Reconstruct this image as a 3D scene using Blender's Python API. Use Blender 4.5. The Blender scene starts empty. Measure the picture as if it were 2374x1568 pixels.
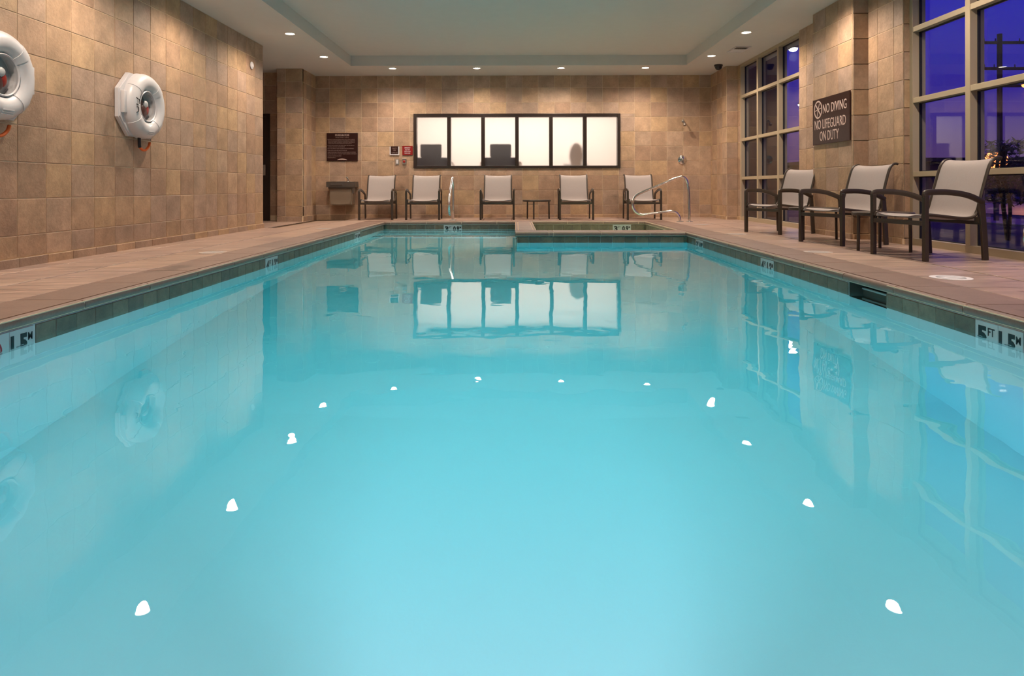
import bpy, bmesh, math, random
from mathutils import Vector, Matrix
random.seed(11)
PI = math.pi
S = bpy.context.scene
COL = S.collection

# ------------------------------------------------------------------ camera
cam_d = bpy.data.cameras.new('camera'); cam = bpy.data.objects.new('camera', cam_d); COL.objects.link(cam)
F_PX = 1564.85
cam_d.sensor_fit = 'HORIZONTAL'; cam_d.sensor_width = 36.0; cam_d.lens = F_PX * 36.0 / 2374
cam_d.shift_y = -(784 - 434.76) / 2374
cam_d.clip_start = 0.02; cam_d.clip_end = 500
cam.matrix_world = (Matrix.Translation((0, 0, 0.59)) @ Matrix.Rotation(0.0052, 4, 'Z')
                    @ Matrix.Rotation(PI / 2, 4, 'X') @ Matrix.Rotation(-0.0017, 4, 'Z'))
S.camera = cam

# ------------------------------------------------------------------ view, world
S.view_settings.view_transform = 'Standard'; S.view_settings.look = 'None'
S.view_settings.exposure = 0.0; S.view_settings.gamma = 1.0
S.view_settings.use_curve_mapping = False
S.cycles.use_denoising = True
S.cycles.sample_clamp_indirect = 4.0
S.cycles.max_bounces = 9; S.cycles.diffuse_bounces = 4; S.cycles.glossy_bounces = 3; S.cycles.transmission_bounces = 7; S.cycles.transparent_max_bounces = 10
S.cycles.adaptive_threshold = 0.03

DOWNLIGHT_W = 38.0       # every recessed ceiling lamp
POOL_LAMP_W = 128.0      # each lamp in the pool's wall
STEP_FILL_W = 26.0  # added fill for the far steps
SPA_LAMP_W = 34.0
GYM_W = 165.0
WORLD = 1.0

w = bpy.data.worlds.new('dusk_sky'); S.world = w; w.use_nodes = True
wn = w.node_tree.nodes; wl = w.node_tree.links
bg = wn['Background']; bg.inputs[1].default_value = WORLD
tc = wn.new('ShaderNodeTexCoord'); sx = wn.new('ShaderNodeSeparateXYZ'); rp = wn.new('ShaderNodeValToRGB')
wl.new(tc.outputs['Generated'], sx.inputs[0]); wl.new(sx.outputs['Z'], rp.inputs[0]); wl.new(rp.outputs[0], bg.inputs[0])
el = rp.color_ramp.elements
el[0].position = 0.0; el[0].color = (0.11, 0.055, 0.15, 1)
el[1].position = 1.0; el[1].color = (0.005, 0.006, 0.24, 1)
for p, c in ((0.05, (0.085, 0.042, 0.19, 1)), (0.12, (0.034, 0.022, 0.34, 1)), (0.26, (0.008, 0.010, 0.50, 1))):
    e = el.new(p); e.color = c


def area_light(name, loc, rot, size, power, color, shape='DISK', size_y=None, parent=None):
    d = bpy.data.lights.new(name, 'AREA'); d.energy = power; d.color = color; d.shape = shape; d.size = size
    if size_y: d.size_y = size_y
    o = bpy.data.objects.new(name, d); COL.objects.link(o); o.location = loc; o.rotation_euler = rot
    if parent: o.parent = parent
    return o


# ------------------------------------------------------------------ materials
def nodes_of(name):
    m = bpy.data.materials.new(name); m.use_nodes = True
    nt = m.node_tree
    return m, nt, nt.nodes['Principled BSDF'], nt.nodes['Material Output']


def setp(b, **k):
    for n, v in k.items():
        b.inputs[n.replace('_', ' ')].default_value = v


def N(nt, t, **k):
    n = nt.nodes.new(t)
    for a, v in k.items(): setattr(n, a, v)
    return n


def plain(name, col, rough=0.5, metal=0.0, bump=0.0, scale=200.0, var=0.0, vscale=6.0):
    """plain surface with a little grain: noise drives colour and fine relief"""
    m, nt, b, out = nodes_of(name)
    setp(b, Roughness=rough, Metallic=metal)
    co = N(nt, 'ShaderNodeTexCoord')
    nz = N(nt, 'ShaderNodeTexNoise'); nz.inputs['Scale'].default_value = vscale; nz.inputs['Detail'].default_value = 5
    nt.links.new(co.outputs['Object'], nz.inputs['Vector'])
    mx = N(nt, 'ShaderNodeMix', data_type='RGBA')
    mx.inputs[6].default_value = (*[c * (1 - var) for c in col], 1); mx.inputs[7].default_value = (*[min(1, c * (1 + var)) for c in col], 1)
    nt.links.new(nz.outputs['Fac'], mx.inputs[0]); nt.links.new(mx.outputs[2], b.inputs['Base Color'])
    if bump:
        n2 = N(nt, 'ShaderNodeTexNoise'); n2.inputs['Scale'].default_value = scale; n2.inputs['Detail'].default_value = 3
        nt.links.new(co.outputs['Object'], n2.inputs['Vector'])
        bp = N(nt, 'ShaderNodeBump'); bp.inputs['Strength'].default_value = bump; bp.inputs['Distance'].default_value = 0.004
        nt.links.new(n2.outputs['Fac'], bp.inputs['Height']); nt.links.new(bp.outputs[0], b.inputs['Normal'])
    return m


def stone(name, rough=0.45, scale=7.0, bump=0.5, streak=None, stain=False, contrast=0.28):
    """stone tile: the tint is the object's own colour (one per piece), broken up by noise laid out in world space"""
    m, nt, b, out = nodes_of(name)
    setp(b, Roughness=rough)
    oi = N(nt, 'ShaderNodeObjectInfo'); ge = N(nt, 'ShaderNodeNewGeometry')
    mp = N(nt, 'ShaderNodeMapping'); mp.inputs['Scale'].default_value = streak or (1, 1, 1)
    ad = N(nt, 'ShaderNodeVectorMath', operation='ADD')
    cb = N(nt, 'ShaderNodeMath', operation='MULTIPLY'); cb.inputs[1].default_value = 37.0
    nt.links.new(oi.outputs['Random'], cb.inputs[0])
    nt.links.new(ge.outputs['Position'], ad.inputs[0]); nt.links.new(cb.outputs[0], ad.inputs[1])
    nt.links.new(ad.outputs[0], mp.inputs[0])
    n1 = N(nt, 'ShaderNodeTexNoise'); n1.inputs['Scale'].default_value = scale; n1.inputs['Detail'].default_value = 8; n1.inputs['Roughness'].default_value = 0.62
    n2 = N(nt, 'ShaderNodeTexNoise'); n2.inputs['Scale'].default_value = scale * 7; n2.inputs['Detail'].default_value = 6; n2.inputs['Roughness'].default_value = 0.7
    for n in (n1, n2): nt.links.new(mp.outputs[0], n.inputs['Vector'])
    r = N(nt, 'ShaderNodeMapRange'); r.inputs[1].default_value = 0.3; r.inputs[2].default_value = 0.7
    r.inputs[3].default_value = 1 - contrast; r.inputs[4].default_value = 1 + contrast
    nt.links.new(n1.outputs['Fac'], r.inputs[0])
    r2 = N(nt, 'ShaderNodeMapRange'); r2.inputs[1].default_value = 0.3; r2.inputs[2].default_value = 0.7
    r2.inputs[3].default_value = 0.88; r2.inputs[4].default_value = 1.12
    nt.links.new(n2.outputs['Fac'], r2.inputs[0])
    mu = N(nt, 'ShaderNodeMath', operation='MULTIPLY'); nt.links.new(r.outputs[0], mu.inputs[0]); nt.links.new(r2.outputs[0], mu.inputs[1])
    vm = N(nt, 'ShaderNodeVectorMath', operation='SCALE')
    nt.links.new(oi.outputs['Color'], vm.inputs[0]); nt.links.new(mu.outputs[0], vm.inputs['Scale'])
    last = vm.outputs[0]
    if stain:
        n3 = N(nt, 'ShaderNodeTexNoise'); n3.inputs['Scale'].default_value = 1.7; n3.inputs['Detail'].default_value = 3
        nt.links.new(ge.outputs['Position'], n3.inputs['Vector'])
        r3 = N(nt, 'ShaderNodeMapRange'); r3.inputs[1].default_value = 0.66; r3.inputs[2].default_value = 0.69
        r3.inputs[3].default_value = 1.0; r3.inputs[4].default_value = 0.62
        nt.links.new(n3.outputs['Fac'], r3.inputs[0])
        v3 = N(nt, 'ShaderNodeVectorMath', operation='SCALE'); nt.links.new(last, v3.inputs[0]); nt.links.new(r3.outputs[0], v3.inputs['Scale'])
        last = v3.outputs[0]
    nt.links.new(last, b.inputs['Base Color'])
    bp = N(nt, 'ShaderNodeBump'); bp.inputs['Strength'].default_value = bump; bp.inputs['Distance'].default_value = 0.006
    nt.links.new(n2.outputs['Fac'], bp.inputs['Height']); nt.links.new(bp.outputs[0], b.inputs['Normal'])
    return m


def emit(name, col, power):
    m, nt, b, out = nodes_of(name)
    setp(b, Emission_Strength=power); b.inputs['Emission Color'].default_value = (*col, 1); b.inputs['Base Color'].default_value = (0, 0, 0, 1)
    return m


def window_glass(name):
    """clear pane: Fresnel mix of mirror and transparency, light and shadow pass through"""
    m, nt, b, out = nodes_of(name); nt.nodes.remove(b)
    ge = N(nt, 'ShaderNodeNewGeometry'); mr = N(nt, 'ShaderNodeMapRange')
    mr.inputs[3].default_value = 1.52; mr.inputs[4].default_value = 1 / 1.52
    nt.links.new(ge.outputs['Backfacing'], mr.inputs[0])
    fr = N(nt, 'ShaderNodeFresnel'); nt.links.new(mr.outputs[0], fr.inputs['IOR'])
    tr = N(nt, 'ShaderNodeBsdfTransparent'); tr.inputs[0].default_value = (0.93, 0.95, 0.95, 1)
    gl = N(nt, 'ShaderNodeBsdfGlossy'); gl.inputs['Roughness'].default_value = 0.0
    mx = N(nt, 'ShaderNodeMixShader')
    nt.links.new(fr.outputs[0], mx.inputs[0]); nt.links.new(tr.outputs[0], mx.inputs[1]); nt.links.new(gl.outputs[0], mx.inputs[2])
    nt.links.new(mx.outputs[0], out.inputs['Surface'])
    return m


def frosted_glass(name):
    m, nt, b, out = nodes_of(name); nt.nodes.remove(b)
    rf = N(nt, 'ShaderNodeBsdfRefraction'); rf.inputs['Roughness'].default_value = 0.42; rf.inputs['IOR'].default_value = 1.12
    rf.inputs[0].default_value = (0.97, 0.95, 0.92, 1)
    tl = N(nt, 'ShaderNodeBsdfTranslucent'); tl.inputs[0].default_value = (0.95, 0.9, 0.85, 1)
    mx = N(nt, 'ShaderNodeMixShader'); mx.inputs[0].default_value = 0.05
    nt.links.new(rf.outputs[0], mx.inputs[1]); nt.links.new(tl.outputs[0], mx.inputs[2])
    nt.links.new(mx.outputs[0], out.inputs['Surface'])
    return m


def water_mat(name, absorb, density, strength=0.05, scale=1.0):
    m, nt, b, out = nodes_of(name); nt.nodes.remove(b)
    g = N(nt, 'ShaderNodeBsdfGlass'); g.inputs['IOR'].default_value = 1.333; g.inputs['Roughness'].default_value = 0.0
    va = N(nt, 'ShaderNodeVolumeAbsorption'); va.inputs['Color'].default_value = (*absorb, 1); va.inputs['Density'].default_value = density
    ge = N(nt, 'ShaderNodeNewGeometry')
    n1 = N(nt, 'ShaderNodeTexNoise'); n1.inputs['Scale'].default_value = 1.6 * scale; n1.inputs['Detail'].default_value = 2.0
    n2 = N(nt, 'ShaderNodeTexNoise'); n2.inputs['Scale'].default_value = 6.5 * scale; n2.inputs['Detail'].default_value = 1.5
    for n in (n1, n2): nt.links.new(ge.outputs['Position'], n.inputs['Vector'])
    ma = N(nt, 'ShaderNodeMath', operation='MULTIPLY_ADD'); ma.inputs[1].default_value = 0.22
    nt.links.new(n2.outputs['Fac'], ma.inputs[0]); nt.links.new(n1.outputs['Fac'], ma.inputs[2])
    bp = N(nt, 'ShaderNodeBump'); bp.inputs['Strength'].default_value = 1.0; bp.inputs['Distance'].default_value = strength
    nt.links.new(ma.outputs[0], bp.inputs['Height']); nt.links.new(bp.outputs[0], g.inputs['Normal'])
    nt.links.new(g.outputs[0], out.inputs['Surface']); nt.links.new(va.outputs[0], out.inputs['Volume'])
    return m


M = {}
M['tile'] = stone('sandstone_tile', 0.5, 5.0, 0.9, contrast=0.24)
M['deck'] = stone('deck_tile', 0.34, 3.0, 0.22, streak=(0.7, 4.5, 1.0), contrast=0.40)
M['coping'] = stone('coping_stone', 0.42, 9.0, 0.3, stain=True, contrast=0.12)
M['band'] = stone('waterline_tile', 0.35, 14.0, 0.3, contrast=0.3)
M['grout'] = plain('wall_grout', (0.70, 0.54, 0.37), 0.85, bump=0.2)
M['floor_grout'] = plain('floor_grout', (0.15, 0.09, 0.05), 0.85, bump=0.2)
M['pool_grout'] = plain('pool_grout', (0.30, 0.29, 0.22), 0.8, bump=0.2)
M['ceiling'] = plain('painted_ceiling', (0.62, 0.60, 0.57), 0.9, bump=0.25, scale=90, var=0.03)
M['niche'] = plain('dark_niche', (0.045, 0.045, 0.035), 0.6, bump=0.2)
M['plaster'] = plain('pool_plaster', (0.82, 0.82, 0.81), 0.7, bump=0.15, scale=60, var=0.05, vscale=1.6)
M['bronze'] = plain('dark_bronze_metal', (0.055, 0.040, 0.030), 0.42, 0.25, bump=0.04)
M['sling'] = plain('woven_sling', (0.355, 0.305, 0.29), 0.75, bump=0.35, scale=420, var=0.05, vscale=60)
M['chrome'] = plain('polished_steel', (0.72, 0.70, 0.68), 0.1, 1.0)
M['steel'] = plain('brushed_steel', (0.42, 0.39, 0.36), 0.35, 0.85, bump=0.1)
M['fount_body'] = plain('fountain_panel', (0.30, 0.235, 0.175), 0.4, 0.4)
M['fount_top'] = plain('fountain_trim', (0.10, 0.085, 0.075), 0.35, 0.4)
M['window_frame'] = plain('tan_aluminium', (0.40, 0.32, 0.215), 0.5, 0.1, bump=0.04)
M['gasket'] = plain('black_gasket', (0.01, 0.01, 0.012), 0.6)
M['dark_frame'] = plain('dark_brown_frame', (0.022, 0.012, 0.009), 0.35, bump=0.05)
M['door'] = plain('dark_wood_door', (0.022, 0.009, 0.005), 0.4, bump=0.1, var=0.4, vscale=9)
M['sign_brown'] = plain('sign_brown', (0.026, 0.008, 0.007), 0.3)
M['sign_brown'].node_tree.nodes['Principled BSDF'].inputs['Specular IOR Level'].default_value = 0.22
M['sign_red'] = plain('sign_red', (0.21, 0.003, 0.004), 0.35)
M['sign_text'] = plain('sign_lettering', (0.60, 0.45, 0.40), 0.5)
M['sign_text_dim'] = plain('sign_small_lettering', (0.26, 0.17, 0.15), 0.5)
M['white'] = plain('white_plastic', (0.60, 0.585, 0.605), 0.35, bump=0.06, scale=120, var=0.02)
M['ring_gray'] = plain('grey_plastic', (0.35, 0.35, 0.37), 0.4)
M['cream'] = plain('sticker_white', (0.74, 0.70, 0.72), 0.5, var=0.05)
M['worn'] = plain('worn_sticker', (0.46, 0.38, 0.34), 0.5, var=0.12, vscale=30)
M['black'] = plain('black_plastic', (0.012, 0.012, 0.014), 0.3)
M['red_plastic'] = plain('red_plastic', (0.30, 0.015, 0.012), 0.35)
M['orange'] = plain('orange_rope', (0.75, 0.13, 0.02), 0.55, bump=0.2)
M['maroon'] = plain('maroon_bag', (0.05, 0.012, 0.014), 0.4)
M['marker'] = plain('marker_tile', (0.54, 0.565, 0.57), 0.25, var=0.04)
M['marker_ink'] = plain('marker_ink', (0.006, 0.006, 0.008), 0.3)
M['marker_red'] = plain('marker_red', (0.35, 0.006, 0.015), 0.3)
M['lamp'] = emit('lamp_lens', (1.0, 0.86, 0.70), 22.0)
M['lamp_trim'] = plain('lamp_trim', (0.75, 0.70, 0.64), 0.4)
M['pool_lens'] = emit('pool_lamp_lens', (0.9, 1.0, 1.0), 6.0)
M['glass'] = window_glass('window_glass')
M['frost'] = frosted_glass('frosted_glass')
M['clear'] = window_glass('clear_cover')
M['water'] = water_mat('pool_water', (0.0, 0.95, 0.975), 0.50, 0.0035, 0.8)
M['spa_water'] = water_mat('spa_water', (0.55, 0.9, 0.85), 0.3, 0.05, 2.0)
M['gym_wall'] = plain('gym_wall', (0.84, 0.80, 0.77), 0.8)
M['gym_floor'] = plain('gym_floor', (0.45, 0.38, 0.32), 0.7)
M['gym_dark'] = plain('gym_dark', (0.020, 0.014, 0.045), 0.5)
M['gym_grey'] = plain('gym_grey', (0.42, 0.36, 0.36), 0.4)
M['ground'] = plain('frozen_lawn', (0.10, 0.08, 0.085), 0.95, bump=0.3, scale=30, var=0.35, vscale=1.4)
M['pave'] = plain('concrete_walk', (0.30, 0.28, 0.33), 0.85, bump=0.1, var=0.1)
M['asphalt'] = plain('wet_asphalt', (0.07, 0.07, 0.10), 0.4, bump=0.2, var=0.2)
M['bark'] = plain('bark', (0.035, 0.025, 0.02), 0.9, bump=0.4)
M['needles'] = plain('evergreen_needles', (0.03, 0.04, 0.022), 0.7, var=0.4)
M['pole'] = plain('weathered_pole', (0.06, 0.04, 0.04), 0.9)
M['pole_metal'] = plain('pole_metal', (0.12, 0.11, 0.12), 0.5, 0.5)
M['flood'] = emit('flood_lens', (0.80, 0.90, 1.0), 25.0)
M['sodium'] = emit('sodium_lens', (1.0, 0.24, 0.07), 4.5)
M['wing'] = plain('brown_render', (0.07, 0.05, 0.045), 0.9, bump=0.3, scale=40, var=0.15)
M['far_wall'] = plain('far_building_wall', (0.07, 0.05, 0.06), 0.9)


# ------------------------------------------------------------------ object helpers
def tag(o, label=None, cat=None, group=None, kind=None):
    if label: o['label'] = label
    if cat: o['category'] = cat
    if group: o['group'] = group
    if kind: o['kind'] = kind
    return o


def empty(name, loc=(0, 0, 0), rz=0.0, label=None, cat=None, group=None, kind=None):
    o = bpy.data.objects.new(name, None); COL.objects.link(o)
    o.location = loc; o.rotation_euler = (0, 0, rz); o.empty_display_size = 0.1
    return tag(o, label, cat, group, kind)


def link(name, me, parent=None):
    o = bpy.data.objects.new(name, me); COL.objects.link(o)
    if parent: o.parent = parent
    return o


def obj(name, bm, mat, parent=None, smooth=False, loc=None):
    bmesh.ops.recalc_face_normals(bm, faces=bm.faces)
    me = bpy.data.meshes.new(name); bm.to_mesh(me); bm.free()
    for m in (mat if isinstance(mat, (list, tuple)) else [mat]):
        me.materials.append(m)
    if smooth:
        for p in me.polygons: p.use_smooth = True
        me.set_sharp_from_angle(angle=math.radians(smooth if smooth is not True else 40))
    o = link(name, me, parent)
    if loc: o.location = loc
    return o


def B(): return bmesh.new()


def box(bm, a, b, bev=0.0, mi=0):
    x0, y0, z0 = [min(a[i], b[i]) for i in range(3)]; x1, y1, z1 = [max(a[i], b[i]) for i in range(3)]
    r = bmesh.ops.create_cube(bm, size=1.0)
    bmesh.ops.scale(bm, vec=(x1 - x0, y1 - y0, z1 - z0), verts=r['verts'])
    bmesh.ops.translate(bm, vec=((x0 + x1) / 2, (y0 + y1) / 2, (z0 + z1) / 2), verts=r['verts'])
    fs = set(f for v in r['verts'] for f in v.link_faces)
    for f in fs: f.material_index = mi
    if bev:
        es = list(set(e for v in r['verts'] for e in v.link_edges))
        bmesh.ops.bevel(bm, geom=es, offset=bev, segments=2, affect='EDGES', profile=0.6)
    return bm


def cyl(bm, p, q, r0, r1=None, n=16):
    p = Vector(p); q = Vector(q); r1 = r0 if r1 is None else r1
    d = q - p; L = d.length
    mt = Matrix.Translation((p + q) / 2) @ d.to_track_quat('Z', 'Y').to_matrix().to_4x4()
    bmesh.ops.create_cone(bm, cap_ends=True, segments=n, radius1=r0, radius2=r1, depth=L, matrix=mt)
    return bm


def ball(bm, c, r, sc=(1, 1, 1), u=16, v=10):
    mt = Matrix.Translation(c) @ Matrix.Diagonal((*sc, 1))
    bmesh.ops.create_uvsphere(bm, u_segments=u, v_segments=v, radius=r, matrix=mt)
    return bm


def sweep(bm, pts, sec, closed=False, up=None, caps=True):
    """sweep the section (list of (a,b)) along pts; a is across, b is along the frame's normal"""
    P = [Vector(p) for p in pts]; n = len(P); rings = []
    prev = None
    for i in range(n):
        t = (P[min(i + 1, n - 1)] - P[max(i - 1, 0)]) if not closed else (P[(i + 1) % n] - P[i - 1])
        t.normalize()
        if up is not None:
            side = t.cross(Vector(up)).normalized()
        else:
            if prev is None:
                a = Vector((0, 0, 1)) if abs(t.z) < 0.9 else Vector((1, 0, 0))
                side = t.cross(a).normalized()
            else:
                side = (prev - t * prev.dot(t)).normalized()
            prev = side
        nor = side.cross(t).normalized()
        rings.append([bm.verts.new(P[i] + side * a + nor * b) for a, b in sec])
    m = len(sec)
    for i in range(n if closed else n - 1):
        A = rings[i]; C = rings[(i + 1) % n]
        for j in range(m):
            bm.faces.new((A[j], A[(j + 1) % m], C[(j + 1) % m], C[j]))
    if caps and not closed:
        bm.faces.new(rings[0]); bm.faces.new(rings[-1][::-1])
    return bm


def circ(r, n=10):
    return [(r * math.cos(2 * PI * k / n), r * math.sin(2 * PI * k / n)) for k in range(n)]


def rect(a, b):
    return [(-a / 2, -b / 2), (a / 2, -b / 2), (a / 2, b / 2), (-a / 2, b / 2)]


def spline(pts, k=6):
    """Catmull-Rom through pts"""
    P = [Vector(p) for p in pts]; out = []
    for i in range(len(P) - 1):
        p0 = P[max(i - 1, 0)]; p1 = P[i]; p2 = P[i + 1]; p3 = P[min(i + 2, len(P) - 1)]
        for j in range(k):
            t = j / k
            out.append(0.5 * ((2 * p1) + (p2 - p0) * t + (2 * p0 - 5 * p1 + 4 * p2 - p3) * t * t + (3 * p1 - p0 - 3 * p2 + p3) * t ** 3))
    out.append(P[-1])
    return out


def lathe(bm, prof, c=(0, 0, 0), n=28, axis='Z'):
    """prof: list of (r, h)"""
    rings = []
    for r, h in prof:
        ring = []
        for k in range(n):
            a = 2 * PI * k / n
            v = Vector((r * math.cos(a), r * math.sin(a), h))
            if axis == 'X': v = Vector((v.z, v.x, v.y))
            if axis == 'Y': v = Vector((v.x, -v.z, v.y))
            ring.append(bm.verts.new(v + Vector(c)))
        rings.append(ring)
    for A, C in zip(rings, rings[1:]):
        for k in range(n):
            bm.faces.new((A[k], A[(k + 1) % n], C[(k + 1) % n], C[k]))
    bmesh.ops.remove_doubles(bm, verts=bm.verts, dist=1e-6)
    return bm


def prism(bm, poly, z0, z1, mat=None):
    """extrude polygon of (x,y) from z0 to z1; mat maps local to world"""
    a = [bm.verts.new((x, y, z0)) for x, y in poly]; c = [bm.verts.new((x, y, z1)) for x, y in poly]
    n = len(poly)
    bm.faces.new(a[::-1]); bm.faces.new(c)
    for i in range(n): bm.faces.new((a[i], a[(i + 1) % n], c[(i + 1) % n], c[i]))
    if mat: bmesh.ops.transform(bm, matrix=mat, verts=a + c)
    return bm


_txt = {}


def text_mesh(s, size, bold=0.0, xs=1.0, depth=0.0008, align='CENTER'):
    key = (s, size, bold, xs, align)
    if key in _txt: return _txt[key]
    cu = bpy.data.curves.new('lettering', 'FONT'); cu.body = s; cu.size = size; cu.align_x = align; cu.align_y = 'CENTER'
    cu.offset = bold * size; cu.extrude = depth; cu.resolution_u = 3
    o = bpy.data.objects.new('lettering', cu); COL.objects.link(o)
    bpy.context.view_layer.update()
    me = bpy.data.meshes.new_from_object(o.evaluated_get(bpy.context.evaluated_depsgraph_get()))
    bpy.data.objects.remove(o)
    for v in me.vertices: v.co.x *= xs
    _txt[key] = me
    return me


def text(s, size, mat, parent, M4, bold=0.0, xs=1.0, align='CENTER', name='lettering', fit=None):
    me = text_mesh(s, size, bold, xs, align=align).copy(); me.name = name
    if fit:          # (width, height or None): scale the word to its measured size
        X = [v.co.x for v in me.vertices]; Y = [v.co.y for v in me.vertices]
        x0 = min(X) if align == 'LEFT' else (min(X) + max(X)) / 2; kx = fit[0] / (max(X) - min(X))
        y0 = (min(Y) + max(Y)) / 2; ky = fit[1] / (max(Y) - min(Y)) if fit[1] else 1.0
        for v in me.vertices: v.co.x = (v.co.x - x0) * kx; v.co.y = (v.co.y - y0) * ky
    me.materials.clear(); me.materials.append(mat)
    o = link(name, me, parent); o.matrix_local = M4
    return o


def frame3(d, n, origin):
    """x along d, z out along n"""
    d = Vector(d).normalized(); n = Vector(n).normalized(); u = n.cross(d)
    m = Matrix.Identity(4)
    for i in range(3): m[i][0] = d[i]; m[i][1] = u[i]; m[i][2] = n[i]; m[i][3] = origin[i]
    return m


def copy_tree(o, parent=None):
    c = o.copy(); COL.objects.link(c)
    if parent is not None: c.parent = parent
    for ch in list(o.children):
        copy_tree(ch, c)
    return c


# ------------------------------------------------------------------ tiled surfaces
_tiles = {}


def tile_mesh(w, h, t, mat, bev=0.003):
    key = (round(w, 3), round(h, 3), t, mat.name)
    if key not in _tiles:
        w, h = key[0], key[1]
        bev = min(bev, w * 0.3, h * 0.3)
        vs = [(0, 0, 0), (w, 0, 0), (w, 0, h), (0, 0, h), (0, t - bev, 0), (w, t - bev, 0), (w, t - bev, h), (0, t - bev, h),
              (bev, t, bev), (w - bev, t, bev), (w - bev, t, h - bev), (bev, t, h - bev)]
        fs = [(8, 11, 10, 9)]
        for i in range(4):
            j = (i + 1) % 4
            fs.append((i, 4 + i, 4 + j, j)); fs.append((4 + i, 8 + i, 8 + j, 4 + j))
        me = bpy.data.meshes.new('tile'); me.from_pydata(vs, [], fs); me.materials.append(mat)
        bm = bmesh.new(); bm.from_mesh(me); bmesh.ops.recalc_face_normals(bm, faces=bm.faces)
        # outward: the face at y = t must point to +y
        bm.faces.ensure_lookup_table()
        if max(bm.faces, key=lambda f: f.calc_center_median().y).normal.y < 0: bmesh.ops.reverse_faces(bm, faces=bm.faces)
        bm.to_mesh(me); bm.free()
        _tiles[key] = me
    return _tiles[key]


TILE_TONES = [(0.400, 0.260, 0.160), (0.420, 0.275, 0.175), (0.375, 0.240, 0.155), (0.370, 0.250, 0.180), (0.350, 0.240, 0.175),
              (0.350, 0.220, 0.145), (0.435, 0.285, 0.165), (0.400, 0.270, 0.185)]
DECK_TONES = [(0.38, 0.265, 0.215), (0.37, 0.255, 0.205), (0.41, 0.29, 0.23), (0.35, 0.245, 0.205), (0.39, 0.27, 0.21)]
COPING_TONES = [(0.215, 0.137, 0.108), (0.205, 0.130, 0.104), (0.225, 0.143, 0.112), (0.197, 0.126, 0.10)]
BAND_TONES = [(0.135, 0.110, 0.075), (0.155, 0.125, 0.085), (0.115, 0.100, 0.070), (0.175, 0.140, 0.095), (0.125, 0.105, 0.08)]


def tone(o, tones, j=0.06):
    c = random.choice(tones); k = 1 + random.uniform(-j, j)
    o.color = (c[0] * k, c[1] * k, c[2] * k, 1)


def minus(r, hole):
    x0, x1, y0, y1 = r; a0, a1, b0, b1 = hole
    if a0 >= x1 - 1e-4 or a1 <= x0 + 1e-4 or b0 >= y1 - 1e-4 or b1 <= y0 + 1e-4: return [r]
    out = []
    if y0 < b0: out.append((x0, x1, y0, b0))
    if y1 > b1: out.append((x0, x1, b1, y1))
    m0, m1 = max(y0, b0), min(y1, b1)
    if x0 < a0: out.append((x0, a0, m0, m1))
    if x1 > a1: out.append((a1, x1, m0, m1))
    return out


def lay(root, p0, d, n, cols, rows, mat, tones, t=0.012, gap=0.005, holes=(), name='tile', zoff=0.0, up=(0, 0, 1)):
    """tiles between consecutive cols (along d from p0) and rows (along up)"""
    d = Vector(d); n = Vector(n); up = Vector(up); p0 = Vector(p0)
    flip = d.cross(n).dot(up) < 0
    for i in range(len(cols) - 1):
        for j in range(len(rows) - 1):
            rs = [(cols[i], cols[i + 1], rows[j], rows[j + 1])]
            for h in holes: rs = [q for r in rs for q in minus(r, h)]
            for (a, b, c, e) in rs:
                if b - a < 0.015 or e - c < 0.012: continue
                a += gap / 2; b -= gap / 2; c += gap / 2; e -= gap / 2
                o = link(name, tile_mesh(b - a, e - c, t, mat), root)
                dd = -d if flip else d
                org = p0 + d * (b if flip else a) + up * c
                m = Matrix.Identity(4)
                for k in range(3): m[k][0] = dd[k]; m[k][1] = n[k]; m[k][2] = up[k]; m[k][3] = org[k]
                o.matrix_local = m
                tone(o, tones)


def cuts(a, b, phase, pitch):
    """grid lines phase + k*pitch inside [a, b], with the ends"""
    k = math.ceil((a - phase) / pitch - 1e-6); out = [a]
    while phase + k * pitch < b - 0.02:
        v = phase + k * pitch
        if v > a + 0.02: out.append(v)
        k += 1
    return out + [b]


# ------------------------------------------------------------------ the room
XL, XR = -3.90, 4.08
YB, YN, H, HR = 13.26, -2.6, 2.79, 2.975
WIN_XL, WIN_XR, WIN_YF, WIN_YS, WIN_YE, YNEAR = -2.30, 2.27, 11.75, 8.93, 11.66, 0.45   # pool wall faces
WATER = -0.135


def wall_rows(z0, base, first, pitch, top=H):
    return [base] + [v for v in [first + pitch * k for k in range(12)] if base + 0.03 < v < top - 0.03] + [top]


def wall(name, p0, d, n, length, z0, z1, cols, rows, holes=(), thick=0.12, base=None, base_name=None, tile_from=None, tile_to=None):
    """grout backing + one object per tile; base = height of the skirting course"""
    d3 = Vector((*d, 0)); n3 = Vector((*n, 0)); p = Vector((*p0, 0))
    bm = B()
    rs = [(0, length, z0, z1)]
    for h in holes: rs = [q for r in rs for q in minus(r, h)]
    for a, b, c, e in rs:
        q0 = p + d3 * a - n3 * thick; q1 = p + d3 * b
        box(bm, (q0.x, q0.y, c), (q1.x, q1.y, e))
    root = obj(name, bm, M['grout'])
    tag(root, kind='structure')
    lay(root, p, d3, n3, cols, rows, M['tile'], TILE_TONES, t=0.005, gap=0.006, holes=holes)
    if base is not None:
        bo = obj(base_name, box(B(), tuple(p + Vector((0, 0, z0))), tuple(p + d3 * length + n3 * 0.016 + Vector((0, 0, base - 0.004)))), M['grout'])
        tag(bo, kind='structure')
        lay(bo, p + n3 * 0.016, d3, n3, cols, [z0 + 0.001, base], M['tile'], TILE_TONES, t=0.006)
    return root


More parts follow.
